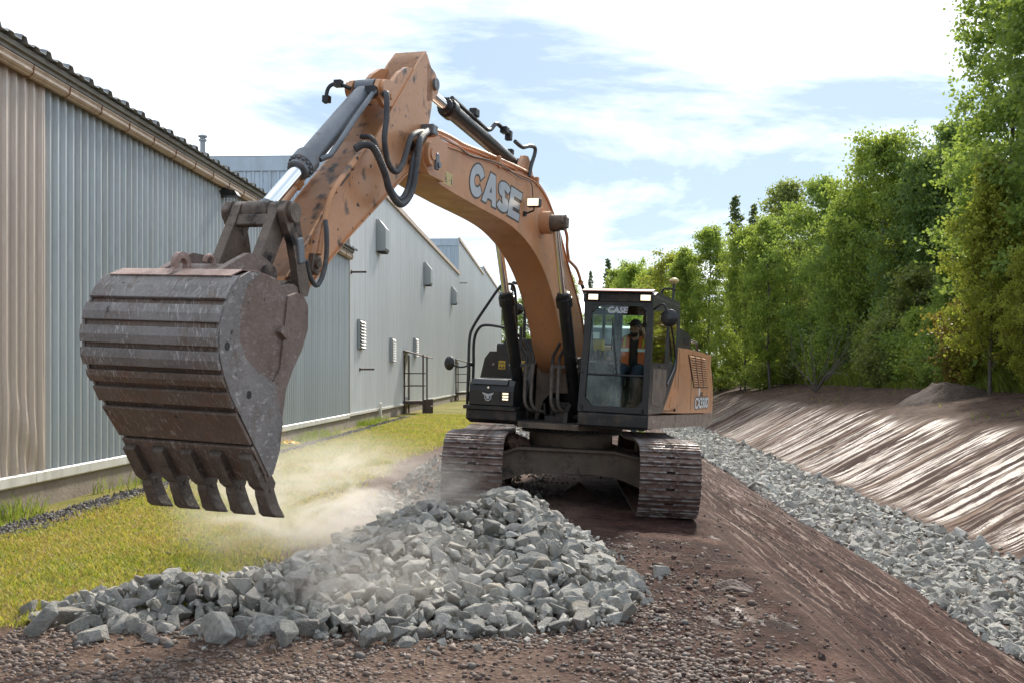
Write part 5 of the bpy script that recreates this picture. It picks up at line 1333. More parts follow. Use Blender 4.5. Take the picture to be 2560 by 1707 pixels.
# ------------------------------------------------------------------ rocks
def rock_mat():
    t = NT('quarry stone')
    oi = t.n('ShaderNodeObjectInfo'); rv = t.math('ADD', t.math('MULTIPLY', oi.outputs['Random'], 1.0), t.attr('rv'))
    w = t.n('ShaderNodeTexWhiteNoise', noise_dimensions='1D'); t.l(rv, w.inputs['W'])
    base = t.mix(w.outputs[0], (.34, .325, .29), (.55, .52, .46))
    w2 = t.n('ShaderNodeTexWhiteNoise', noise_dimensions='1D'); t.l(t.math('ADD', rv, 7.7), w2.inputs['W'])
    base = t.mix(t.ramp(w2.outputs[0], .78, 1.0, 0, .75), base, (.36, .30, .225))
    base = t.mix(t.ramp(w2.outputs[0], .0, .10, .5, 0), base, (.30, .225, .205))
    base = t.mix(t.ramp(t.noise(7, 7, .65), .42, .72), base, (.235, .24, .24))
    base = t.mix(t.ramp(t.noise(2.5, 5, .6), .55, .75), base, (.49, .48, .44))
    nm = t.bump(t.noise(11, 8, .68), .045)
    return t.done(t.pbsdf(base, .88, 0, nm, .3))
M['rock'] = rock_mat()
def rock_proto(seed, flat=1.0, npts=13):
    r = np.random.default_rng(seed); p = r.uniform(-1, 1, (npts, 3))
    # push towards the faces of a slanted block so that big flat facets appear
    k = np.argmax(np.abs(p), 1); p[np.arange(npts), k] = np.sign(p[np.arange(npts), k])*r.uniform(.75, 1, npts)
    sc = np.array([1, r.uniform(.62, .95), r.uniform(.42, .8)*flat]); p = p*sc
    sh = np.eye(3); sh[0, 1] = r.uniform(-.4, .4); sh[0, 2] = r.uniform(-.4, .4); sh[1, 2] = r.uniform(-.3, .3); p = p @ sh.T
    bm = bmesh.new()
    for q in p: bm.verts.new(q)
    bmesh.ops.convex_hull(bm, input=bm.verts[:])
    bmesh.ops.delete(bm, geom=[v_ for v_ in bm.verts if not v_.link_faces], context='VERTS')
    bmesh.ops.dissolve_limit(bm, angle_limit=R(14), verts=bm.verts[:], edges=bm.edges[:])
    bmesh.ops.bevel(bm, geom=bm.edges[:], offset=.05, segments=1, affect='EDGES', clamp_overlap=True)
    bmesh.ops.triangulate(bm, faces=bm.faces[:])
    bmesh.ops.recalc_face_normals(bm, faces=bm.faces[:])
    v_ = np.array([x.co[:] for x in bm.verts]); f_ = np.array([[x.index for x in fc_.verts] for fc_ in bm.faces]) if not bm.verts.index_update() else None
    bm.free()
    v_ -= v_.mean(0); v_ /= np.abs(v_).max()
    return v_, f_
PROTO = [rock_proto(300+i) for i in range(16)]
PMESH = []
for v_, f_ in PROTO:
    me = np_mesh('rock', v_*.5, f_, M['rock'], {'rv': np.zeros(len(v_))}); PMESH.append(me)
LOWP = []
for i in range(10):
    r = np.random.default_rng(50+i); bm = bmesh.new()
    for q in r.uniform(-1, 1, (9, 3))*np.array([1, .8, .65]): bm.verts.new(q)
    bmesh.ops.convex_hull(bm, input=bm.verts[:]); bmesh.ops.delete(bm, geom=[v_ for v_ in bm.verts if not v_.link_faces], context='VERTS')
    bmesh.ops.triangulate(bm, faces=bm.faces[:]); bm.verts.index_update()
    LOWP.append((np.array([x.co[:] for x in bm.verts])*.5, np.array([[x.index for x in fc_.verts] for fc_ in bm.faces]))); bm.free()
def rand_rot(n, g, tilt=3.14):
    out = []
    for i in range(n):
        e = Euler((g.uniform(-tilt, tilt), g.uniform(-tilt, tilt), g.uniform(0, 6.28))); out.append(np.array(e.to_matrix()))
    return np.array(out)
def scatter_mesh(name, protos, pos, size, rot, m, g, extra=None):
    """many small pieces joined into one mesh"""
    V = []; Fc = []; A = []; o = 0; pick = g.integers(0, len(protos), len(pos)); rv = g.random(len(pos))
    for k, (pv, pf) in enumerate(protos):
        ids = np.nonzero(pick == k)[0]
        if not len(ids): continue
        vv = np.einsum('nij,vj->nvi', rot[ids], pv)*size[ids][:, None, None]+pos[ids][:, None, :]
        n = len(pv)
        ff = pf[None]+(np.arange(len(ids))*n)[:, None, None]+o
        V.append(vv.reshape(-1, 3)); Fc.append(ff.reshape(-1, 3)); A.append(np.repeat(rv[ids], n)); o += n*len(ids)
    return np_mesh(name, np.concatenate(V), np.concatenate(Fc), m, {'rv': np.concatenate(A)})

# heap: stones dropped on a growing height map until it has the wanted outline
def heap_target(X, Y):
    def gs(x, y, sx, sy, h, rot=0): 
        c, s_ = math.cos(rot), math.sin(rot); dx, dy = X-x, Y-y; a = (dx*c+dy*s_)/sx; b = (-dx*s_+dy*c)/sy
        return h*np.clip(1.15-np.sqrt(a*a+b*b), 0, 1)
    z = np.maximum.reduce([gs(-.05, 9.9, .95, 1.7, .66), gs(-.8, 9.95, .95, 1.5, .50), gs(-.75, 9.0, 1.3, 1.7, .47), gs(.2, 8.9, .85, 1.35, .36), gs(-1.65, 8.25, 1.2, .9, .29), gs(-2.65, 8.05, .95, .68, .24, .15), gs(-3.2, 8.1, .42, .42, .13), gs(-1.0, 7.8, 1.9, .65, .17)])
    # bare hollow in the trailing end of the heap
    return z*(1-.95*np.exp(-(((X+2.35)/.5)**2+((Y-7.62)/.16)**2)))
g5 = np.random.default_rng(21)
HX0, HY0, HR = -4.4, 6.5, .03
hxn, hyn = int(6.4/HR), int(6.0/HR)
hx = HX0+np.arange(hxn)*HR; hy = HY0+np.arange(hyn)*HR
HXX, HYY = np.meshgrid(hx, hy, indexing='ij')
hground = terrain(HXX, HYY)
hm_ = hground.copy(); tgt = heap_target(HXX, HYY)
rocks = []
for it in range(7500):
    need = tgt-(hm_-hground)
    if it % 12 == 0:
        w_ = np.clip(need-.03, 0, None).ravel()**1.2
        if w_.sum() < .25: break
        cdf = np.cumsum(w_); cdf /= cdf[-1]
    i = int(np.searchsorted(cdf, g5.random())); ix, iy = divmod(i, hyn)
    x, y_ = hx[ix], hy[iy]
    size = float(np.clip(g5.lognormal(math.log(.122), .48), .05, .29))
    if y_ < 8.2: size *= 1.08
    k = int(g5.integers(0, len(PROTO)))
    rotm = np.array(Euler((g5.normal(0, .5), g5.normal(0, .5), g5.uniform(0, 6.28))).to_matrix())
    if g5.random() < .25: rotm = np.array(Euler(g5.uniform(0, 6.28, 3)).to_matrix())
    pv = PROTO[k][0]*.5*size @ rotm.T
    rad = np.abs(pv[:, :2]).max(); lo = pv[:, 2].min(); hi = pv[:, 2].max()
    n_ = max(1, int(rad/HR)); a0, a1, b0, b1 = max(0, ix-n_), min(hxn, ix+n_+1), max(0, iy-n_), min(hyn, iy+n_+1)
    win = hm_[a0:a1, b0:b1]; dd = np.hypot(HXX[a0:a1, b0:b1]-x, HYY[a0:a1, b0:b1]-y_)
    inside = dd < rad*.75
    if not inside.any(): continue
    z0 = np.percentile(win[inside], 60)-lo-.10*size
    lim = hground[ix, iy]+tgt[ix, iy]+.07-hi
    z0 = min(z0, max(lim, z0-.55*size))
    if z0+hi > hground[ix, iy]+tgt[ix, iy]+.16: continue
    top = np.where(dd < rad, z0+hi*np.sqrt(np.clip(1-(dd/rad)**2, 0, 1))*.85, -9)
    hm_[a0:a1, b0:b1] = np.maximum(win, top)
    rocks.append((x, y_, z0, size, k, rotm))
# loose outliers that rolled away
for x, y_, s_ in ((1.08, 9.28, .19), (1.36, 9.42, .21), (1.13, 8.72, .10), (.88, 7.72, .16), (.55, 7.58, .20), (-.72, 7.0, .20), (-.95, 7.03, .22), (-1.55, 7.05, .26), (-1.35, 7.2, .14), (-2.05, 7.15, .34), (-2.9, 7.12, .20), (-3.35, 7.3, .27), (-2.5, 7.1, .14), (-3.75, 7.95, .2), (-3.6, 7.7, .2), (-1.75, 7.4, .24), (-2.6, 7.3, .16), (-2.2, 7.35, .12)):
    k = int(g5.integers(0, 16)); rotm = np.array(Euler((g5.normal(0, .35), g5.normal(0, .35), g5.uniform(0, 6.28))).to_matrix())
    pv = PROTO[k][0]*.5*s_ @ rotm.T
    rocks.append((x, y_, float(terrain(x, y_))-pv[:, 2].min()-.012, s_, k, rotm))
# keep as single things the 300 that show largest
score = []
for (x, y_, z0, s_, k, rm) in rocks:
    ix = min(hxn-1, max(0, int((x-HX0)/HR))); iy = min(hyn-1, max(0, int((y_-HY0)/HR)))
    bury = hm_[ix, iy]-(z0+s_*.30)
    fy = min(hyn-1, max(0, int((y_-.25-HY0)/HR))); hide = max(0, hm_[ix, fy]-(z0+s_*.2))
    score.append(s_/y_*(1 if bury < .03 else .25)*(1 if hide < .02 else .35))
order = np.argsort(score)[::-1]
OUT = {}
def rock_label(x, y_, z0, s_, k):
    big_ = 'large' if s_ > .20 else ('mid-sized' if s_ > .14 else 'small')
    shp = 'flat' if np.ptp(PROTO[k][0][:, 2]) < 1.0 else 'blocky'
    if x > .95 and y_ > 8.5 and z0 < .2: w = 'rolled onto the mud right of the heap'
    elif x < -2.3: w = 'in the low left tail of the heap'
    elif y_ < 7.5: w = 'along the front foot of the heap'
    elif z0 > .45: w = 'near the top of the heap'
    elif x > -.1: w = 'on the right flank of the heap'
    elif z0 > .2: w = 'on the middle slope of the heap'
    else: w = 'low on the front slope of the heap'
    return f'{big_} {shp} grey stone {w}', f'{big_} {shp} stones {w}'
for i in order[:300]:
    x, y_, z0, s_, k, rm = rocks[i]
    o = link('rock', PMESH[k]); m4 = Matrix(rm.tolist()).to_4x4(); o.matrix_basis = Matrix.Translation((x, y_, z0)) @ m4 @ Matrix.Scale(s_, 4)
    lb, gr_ = rock_label(x, y_, z0, s_, k); tag(o, lb, 'rock', gr_)
rest = order[300:]
if len(rest):
    pos = np.array([rocks[i][:3] for i in rest]); sz = np.array([rocks[i][3] for i in rest])*1.0; rt = np.array([rocks[i][5] for i in rest])
    tag(link('rubble', scatter_mesh('rubble', [(a*.5, b) for a, b in PROTO], pos, sz, rt, M['rock'], g5)), 'smaller grey stones filling the heap', 'rubble', kind='stuff')
# crushed fines between the stones
ii = np.nonzero(((hm_-hground) > .04).ravel())[0]; ii = g5.choice(ii, 2600)
pos = np.stack([HXX.ravel()[ii]+g5.normal(0, .05, len(ii)), HYY.ravel()[ii]+g5.normal(0, .05, len(ii)), hm_.ravel()[ii]-.05], 1)
tag(link('stone_chips', scatter_mesh('stone_chips', LOWP, pos, g5.uniform(.03, .09, len(ii)), rand_rot(len(ii), g5), M['rock'], g5)), 'small grey chips between the heap stones', 'stone chips', kind='stuff')

# spalls and fines thrown around the foot of the heap
n_ = 4200; ang = g5.uniform(0, 6.28, n_); ii = g5.choice(np.nonzero(((hm_-hground) > .05).ravel())[0], n_)
xs_ = HXX.ravel()[ii]+np.cos(ang)*g5.exponential(.22, n_); ys_ = HYY.ravel()[ii]+np.sin(ang)*g5.exponential(.22, n_)
ix_ = np.clip(((xs_-HX0)/HR).astype(int), 0, hxn-1); iy_ = np.clip(((ys_-HY0)/HR).astype(int), 0, hyn-1)
ok_ = (hm_-hground)[ix_, iy_] < .03; xs_, ys_ = xs_[ok_], ys_[ok_]; ss_ = np.clip(g5.lognormal(math.log(.035), .5, len(xs_)), .012, .11)
tag(link('spalls', scatter_mesh('spalls', LOWP, np.stack([xs_, ys_, terrain(xs_, ys_)+ss_*.15], 1), ss_, rand_rot(len(xs_), g5), M['rock'], g5)), 'small broken stone scattered round the foot of the heap', 'stone chips', kind='stuff')

# stone-lined ditch bottom
g6 = np.random.default_rng(33); cand = []
for Y_ in np.arange(9, 75, .1):
    pass
n = 19000
t_ = g6.random(n); Yc = 8.5+70*t_**1.7; sc_ = g6.uniform(5.35, 8.1, n)+.12*g6.normal(size=n)
Xc = sc_+TD*Yc-(.35*fbm(Yc*.12+3, Yc*0+.5, 3))*sstep(8, 20, Yc)
sz = np.clip(g6.lognormal(math.log(.105), .40, n), .045, .30)*(1+.012*Yc)
zc_ = terrain(Xc, Yc)
bulge = .08*fbm(Xc*1.2, Yc*.8, 3)+.10*np.clip((sc_-6.7)/1.9, 0, 1)**2
zc_ = zc_+np.clip(bulge, -.05, .30)*(1-sstep(1.75, 2.1, np.abs(sc_-6.87)))+sz*.12
big = np.argsort(sz/np.hypot(Xc, Yc)*np.where(np.abs(Xc/Yc) < .52, 1, 0))[::-1]
inview = np.abs(Xc/Yc) < .53
big = [i for i in big if inview[i]][:300]; bs_ = set(int(i) for i in big)
rm_ = rand_rot(n, g6, .7)
for i in big:
    k = int(g6.integers(0, 16)); o = link('ditch_stone', PMESH[k])
    o.matrix_basis = Matrix.Translation((Xc[i], Yc[i], zc_[i])) @ Matrix(rm_[i].tolist()).to_4x4() @ Matrix.Scale(float(sz[i]), 4)
    e_ = 'near edge' if sc_[i] < 6.1 else ('far edge' if sc_[i] > 7.6 else 'middle')
    b_ = 'large' if sz[i] > .26 else ('mid-sized' if sz[i] > .2 else 'small'); f_ = 'nearest' if Yc[i] < 13 else ('middle' if Yc[i] < 18 else 'farther')
    tag(o, f'{b_} grey stone at the {e_} of the ditch lining, {f_} stretch', 'rock', f'{b_} stones at the {e_} of the ditch, {f_} stretch')
ids = np.array([i for i in range(n) if i not in bs_])
tag(link('ditch_rubble', scatter_mesh('ditch_rubble', [(a*.5, b) for a, b in PROTO[:2]]+LOWP, np.stack([Xc[ids], Yc[ids], zc_[ids]], 1), sz[ids], rm_[ids], M['rock'], g6)), 'grey crushed stone lining the ditch', 'rubble', kind='stuff')

# pebbles on the track in front, gravel along the wall and behind the machine, mud clods
def pebble_mat(name, a, b, c):
    t = NT(name); w = t.n('ShaderNodeTexWhiteNoise', noise_dimensions='1D'); t.l(t.attr('rv'), w.inputs['W'])
    col = t.mix(w.outputs[0], a, b); w2 = t.n('ShaderNodeTexWhiteNoise', noise_dimensions='1D'); t.l(t.math('ADD', t.attr('rv'), 3.1), w2.inputs['W'])
    col = t.mix(t.ramp(w2.outputs[0], .8, 1), col, c)
    return t.done(t.pbsdf(col, .75, 0, t.bump(t.noise(60, 4), .004), .35))
M['pebble'] = pebble_mat('river pebbles', (.11, .075, .06), (.25, .19, .155), (.09, .085, .085))
M['gravel_dark'] = pebble_mat('dark gravel', (.08, .075, .075), (.19, .17, .16), (.28, .25, .24))
M['clod'] = mat('mud clods', (.05, .026, .021), .8, 0, .35, 7, None, .02, 30)
PEB = []
bm = bmesh.new(); bmesh.ops.create_icosphere(bm, subdivisions=1, radius=.5); bm.verts.index_update()
iv = np.array([x.co[:] for x in bm.verts]); if_ = np.array([[x.index for x in fc_.verts] for fc_ in bm.faces]); bm.free()
for i in range(5):
    r = np.random.default_rng(80+i); PEB.append((iv*np.array([1, r.uniform(.6, .9), r.uniform(.4, .65)])*(1+r.normal(0, .06, iv.shape)), if_))
CLODS = [(iv*(1+np.random.default_rng(90+i).normal(0, .16, iv.shape))*np.array([1, .85, .7]), if_) for i in range(6)]
g7 = np.random.default_rng(44)
n = 42000
Yp = 5.6+6.2*g7.random(n)**1.35; Xp = g7.uniform(-3.6, 2.6, n)
dens = (.15+.85*sstep(-.15, .2, fbm(Xp*.8+2, Yp*.8, 3)+.08))*(1-sstep(1.0, 1.9, Xp-TD*Yp+.25*fbm(Xp*2, Yp*2, 2)))*(1-.85*sstep(9.0, 10.2, Yp))
keep = g7.random(n) < dens; Xp, Yp = Xp[keep], Yp[keep]; n = len(Xp)
szp = np.clip(g7.lognormal(math.log(.026), .48, n), .010, .10)
rp = rand_rot(n, g7, .45)
pm = scatter_mesh('pebbles', PEB, np.stack([Xp, Yp, terrain(Xp, Yp)+szp*.10], 1), szp, rp, M['pebble'], g7)
pm.polygons.foreach_set('use_smooth', np.ones(len(pm.polygons), bool))
tag(link('pebbles', pm), 'rounded brown pebbles strewn over the dirt in front of the heap', 'pebbles', kind='stuff')
n = 9000; Yg = 6+40*g7.random(n)**1.6; off = g7.uniform(.55, 1.15, n)+.2*fbm(Yg*1.3, Yg*0, 2); Xg = WALL_X+WALL_D*Yg+off
sg_ = g7.uniform(.03, .085, n)
tag(link('wall_gravel', scatter_mesh('wall_gravel', LOWP, np.stack([Xg, Yg, terrain(Xg, Yg)+sg_*.2], 1), sg_, rand_rot(n, g7), M['gravel_dark'], g7)), 'dark gravel strip along the warehouse wall', 'gravel', kind='stuff')
n = 5200; Yg = 12.5+45*g7.random(n)**1.5; Xg = (-2.5+.052*Yg)+g7.uniform(-.3, 2.4, n)*(.6+.4*g7.random(n))
sg_ = np.clip(g7.lognormal(math.log(.07), .5, n), .03, .24)
tag(link('scattered_stone', scatter_mesh('scattered_stone', LOWP, np.stack([Xg, Yg, terrain(Xg, Yg)+sg_*.12], 1), sg_, rand_rot(n, g7), M['rock'], g7)), 'broken grey stone scattered beside and behind the left track', 'rubble', kind='stuff')
n = 9000; Yg = 5.6+22*g7.random(n)**1.5; sq = -.6+5.7*g7.random(n)**1.9; Xg = sq+TD*Yg
kp = g7.random(n) < sstep(-.25, .3, fbm(Xg*1.1, Yg*1.1, 3)+.05*(sq < 2.2))*np.where(sq > 2.0, .35, .8); Yg, Xg = Yg[kp], Xg[kp]; n = len(Yg)
sg_ = np.clip(g7.lognormal(math.log(.024), .55, n), .010, .13)
tag(link('mud_clods', scatter_mesh('mud_clods', CLODS, np.stack([Xg, Yg, terrain(Xg, Yg)-sg_*.05], 1), sg_, rand_rot(n, g7), M['clod'], g7)), 'dark clods of mud on the berm and the near bank', 'mud clods', kind='stuff')
# spoil mound at the wood edge, wet lump under the machine
def mound(name, label, x, y_, rx, ry, h, m, seed):
    n = 40; a = np.linspace(-1.3, 1.3, n); XX, YY = np.meshgrid(a, a); r_ = np.hypot(XX, YY)
    wx, wy_ = x+XX*rx, y_+YY*ry
    z = terrain(wx, wy_)+h*np.clip(1-r_, 0, 1)**.8*(1+.5*fbm(wx*2+seed, wy_*2, 4))+.25*h*fbm(wx*5, wy_*5, 4)*np.clip(1.1-r_, 0, 1)-.04*(r_ > 1.0)
    ix_ = np.arange(n*n).reshape(n, n); ff = np.stack([ix_[:-1, :-1].ravel(), ix_[:-1, 1:].ravel(), ix_[1:, 1:].ravel(), ix_[1:, :-1].ravel()], 1)
    return tag(link(name, np_mesh(name, np.stack([wx.ravel(), wy_.ravel(), z.ravel()], 1), ff, m, smooth=True)), label, 'mound')
M['spoil'] = mat('spoil', (.055, .034, .026), .95, 0, .4, 2.5, ((.10, .066, .048), .45, .7, 6), .06, 12)
mound('spoil_mound', 'low brown spoil mound on the far bank below the wood', 17.6, 42.0, 1.7, 1.9, .75, M['spoil'], 3)
mound('mud_lump', 'dark wet lump of mud under the excavator belly', 1.02, 15.6, .30, .3, .22, M['clod'], 5)
mound('mud_lump', 'small clod of mud with dry grass right of the heap', 1.95, 9.0, .18, .16, .09, M['clod'], 9)
# yellow plastic scrap on the lawn
sc2 = []
g8 = np.random.default_rng(3); q = np.linspace(-1, 1, 9); XX, YY = np.meshgrid(q, q)
px_, py_ = -5.95, 27.1
zz_ = .05+.07*np.abs(g8.normal(0, 1, XX.shape))*(1-.5*np.hypot(XX, YY))
ixx = np.arange(81).reshape(9, 9); ff = np.stack([ixx[:-1, :-1].ravel(), ixx[:-1, 1:].ravel(), ixx[1:, 1:].ravel(), ixx[1:, :-1].ravel()], 1)
ys = mat('yellow plastic', (.75, .50, .06), .4, 0, .1)
yo = link('plastic_sheet', np_mesh('plastic_sheet', np.stack([px_+XX.ravel()*.28+g8.normal(0, .03, 81), py_+YY.ravel()*.22, terrain(px_+XX.ravel()*.28, py_+YY.ravel()*.22)+zz_.ravel()], 1), ff, ys))
so_ = yo.modifiers.new('thickness', 'SOLIDIFY'); so_.thickness = .004
tag(yo, 'crumpled yellow plastic sheet lying on the lawn', 'plastic')
# ------------------------------------------------------------------ vegetation
def leaf_mat(name, a, b, tr=.45):
    t = NT(name)
    oi = t.n('ShaderNodeObjectInfo')
    n = t.math('ADD', t.math('MULTIPLY', t.noise(1.1, 4), .9), t.math('MULTIPLY', t.attr('rv'), .5))
    c = t.mix(t.ramp(n, .45, .95), a, b)
    c = t.mix(t.math('MULTIPLY', oi.outputs['Random'], .25), c, (.10, .12, .03))
    di = t.pbsdf(c, .55, 0, None, .35)
    tl = t.n('ShaderNodeBsdfTranslucent'); t.l(t.mix(.5, c, (.42, .50, .06), 'MIX'), tl.inputs[0])
    mx = t.n('ShaderNodeMixShader'); mx.inputs[0].default_value = tr; t.l(di, mx.inputs[1]); t.l(tl.outputs[0], mx.inputs[2])
    return t.done(mx.outputs[0])
M['leaf_mid'] = leaf_mat('mid green leaves', (.135, .225, .055), (.26, .375, .085), .52)
M['leaf_light'] = leaf_mat('light green leaves', (.19, .28, .055), (.32, .42, .085), .55)
M['leaf_yellow'] = leaf_mat('yellow green leaves', (.20, .225, .03), (.36, .345, .045), .55)
M['leaf_dark'] = leaf_mat('dark green leaves', (.09, .175, .06), (.17, .265, .085), .48)
M['leaf_olive'] = leaf_mat('olive leaves', (.14, .175, .06), (.23, .26, .09), .5)
M['leaf_rust'] = leaf_mat('rust leaves', (.20, .075, .03), (.30, .13, .04), .4)
M['needle'] = leaf_mat('needles', (.04, .07, .035), (.075, .11, .055), .25)
M['bark'] = mat('bark', (.105, .088, .074), .9, 0, .35, 5, ((.19, .18, .165), .5, .7, 6), .02, 25)
def leaves_np(pos, size, g, up_=.5):
    n = len(pos); d = g.normal(size=(n, 3)); d /= np.linalg.norm(d, axis=1)[:, None]
    s_ = np.cross(d, g.normal(size=(n, 3))); s_ /= np.linalg.norm(s_, axis=1)[:, None]
    nn = np.cross(d, s_)
    L = size[:, None]
    V = np.stack([pos-d*L*.5, pos+s_*L*.36+nn*L*.08, pos+d*L*.55, pos-s_*L*.36+nn*L*.08], 1).reshape(-1, 3)
    Fc = np.arange(n*4).reshape(n, 4); return V, Fc
def tree_proto(seed, H, cb, cr, nb, nleaf, leaf, shape, el=(20, 62), sig=.28, ntw=5, trunk_r=None):
    g = np.random.default_rng(seed); tr = trunk_r or H*.0095
    k = 9; tt = np.linspace(0, 1, k); bend = np.cumsum(g.normal(0, .018*H/2, (k, 2)), 0); bend -= bend[0]
    tp_ = np.column_stack([bend, tt*H])
    mb = MB(); mb.tube(tp_, tr, 8, 0, True, list(tr*(1-.93*tt)+.012))
    anc = []
    for i in range(nb):
        u = (i+g.random())/nb; t = cb+(1-cb)*u*.985
        st_ = np.array([np.interp(t, tt, tp_[:, j]) for j in range(3)])
        az = i*2.39996+g.normal(0, .35); L = cr*shape(u)*g.uniform(.75, 1.2)
        e0 = R(el[0]+(el[1]-el[0])*u+g.normal(0, 7))
        pts = []; p = st_.copy()
        for q in range(6):
            pts.append(p.copy()); e = e0+.10*q*(1 if g.random() < .7 else -1)
            p = p+np.array([math.cos(az)*math.cos(e), math.sin(az)*math.cos(e), math.sin(e)])*L/5; az += g.normal(0, .15)
        br = max(.012, tr*(1-t)*.42)
        mb.tube(pts, br, 5, 0, False, list(np.linspace(br, .006, 6)))
        for q in range(ntw):
            f_ = g.uniform(.3, 1.0); b0 = np.array([np.interp(f_*5, range(6), [pp[j] for pp in pts]) for j in range(3)])
            dv = g.normal(size=3)*np.array([1, 1, .6])+np.array([math.cos(az), math.sin(az), .35]); dv /= np.linalg.norm(dv)
            ln = L*.34*g.uniform(.6, 1.3)+.2
            mb.tube([b0, b0+dv*ln], .008, 3, 0, False, [.012, .004])
            for w in np.linspace(.35, 1.05, 4): anc.append((b0+dv*ln*w, .6+.6*g.random()))
        anc.append((pts[-1], 1.1))
    A = np.array([a for a, _ in anc]); W = np.array([w for _, w in anc])*g.lognormal(0, .5, len(anc))
    pick = g.choice(len(A), nleaf, p=W/W.sum())
    pos = A[pick]+g.normal(0, 1, (nleaf, 3))*sig*np.array([1, 1, .72])*g.uniform(.5, 1.2, (nleaf, 1))
    V, Fc = leaves_np(pos, leaf*g.uniform(.65, 1.35, nleaf), g)
    me = np_mesh('crown', V, Fc, M['leaf_mid'], {'rv': np.repeat(g.random(nleaf), 4)})
    return mb.mesh('trunk', [M['bark']]), me
def conifer_proto(seed, H, cr):
    g = np.random.default_rng(seed); mb = MB(); mb.tube([(0, 0, 0), (0.05, 0, H*.5), (0, .05, H)], .1, 8, 0, True, [H*.013, H*.008, .02])
    pos = []; dirs = []
    for i in range(95):
        u = (i/95)**.9; z = H*(.12+.87*u); L = cr*(1-u)**.8*g.uniform(.55, 1.15)+.15; az = i*2.4+g.normal(0, .3)
        e = R(18-30*(1-u)+g.normal(0, 6)); dv = np.array([math.cos(az)*math.cos(e), math.sin(az)*math.cos(e), math.sin(e)])
        mb.tube([(0, 0, z), tuple(np.array([0, 0, z])+dv*L)], .02, 3, 0, False, [.03*(1-u)+.008, .005])
        m = int(60*L/cr)+14
        f_ = g.uniform(.15, 1.08, m); pp = np.array([0, 0, z])+dv*L*f_[:, None]+g.normal(0, .16, (m, 3))*np.array([1, 1, .6])
        pos.append(pp)
    pos = np.concatenate(pos); n = len(pos)
    V, Fc = leaves_np(pos, g.uniform(.22, .42, n), g)
    return mb.mesh('trunk', [M['bark']]), np_mesh('crown', V, Fc, M['needle'], {'rv': np.repeat(g.random(n), 4)})
egg = lambda u: math.sin(math.pi*min(1, max(0, (u*.86+.10))))**.75
cone = lambda u: (1-u)**.65*.95+.08
col_ = lambda u: .75*math.sin(math.pi*(u*.85+.12))**.5
TP = {
 'poplar': [tree_proto(1, 19, .12, 4.2, 62, 27000, .21, col_, (15, 60), .36), tree_proto(2, 18, .14, 3.9, 58, 25000, .21, col_, (15, 60), .36)],
 'maple': [tree_proto(3, 16, .10, 5.4, 60, 24000, .25, egg, (8, 62), .42), tree_proto(4, 15, .10, 5.0, 56, 23000, .25, egg, (5, 66), .42), tree_proto(5, 17, .12, 4.8, 60, 24000, .25, cone, (15, 68), .40)],
 'birch': [tree_proto(6, 17, .14, 3.4, 50, 16000, .22, cone, (25, 70), .32), tree_proto(7, 15, .16, 3.2, 46, 15000, .22, egg, (25, 68), .32)],
 'spruce': [conifer_proto(8, 18, 3.0)],
 'sapling': [tree_proto(9, 6.5, .10, 1.4, 26, 5200, .19, cone, (30, 68), .24), tree_proto(10, 5.5, .08, 1.6, 26, 5200, .19, egg, (20, 60), .26)],
 'shrub': [tree_proto(12, 2.4, .03, 1.35, 24, 4600, .15, egg, (10, 70), .26, 4, .03), tree_proto(13, 1.9, .03, 1.4, 22, 4200, .14, egg, (10, 60), .26, 4, .03), tree_proto(14, 3.2, .05, 1.3, 26, 5000, .15, cone, (20, 70), .25, 4, .035)],
}
g9 = np.random.default_rng(91)
def plant(kind, name, X, Y, H, matn, label, cat='tree', group=None, wide=1.0, rot=None):
    tm, cm = TP[kind][int(g9.integers(0, len(TP[kind])))]
    h0 = {'poplar': 18.5, 'maple': 16, 'birch': 16, 'spruce': 18, 'sapling': 6, 'shrub': 2.5}[kind]
    z = float(terrain(X, Y, False))
    e = empty(name, (X, Y, z-.05), (0, 0, g9.uniform(0, 6.28) if rot is None else rot), label=label, cat=cat, group=group)
    s_ = H/h0; e.scale = (s_*wide, s_*wide, s_)
    link('trunk', tm, e); c = link('crown', cm, e)
    c.material_slots[0].link = 'OBJECT'; c.material_slots[0].material = M[matn]
    return e
def at(xpx, Y): return (xpx-1280)/2560*Y
def hz(ypx, Y): return 1.85+(938-ypx)/2560*Y-1.4
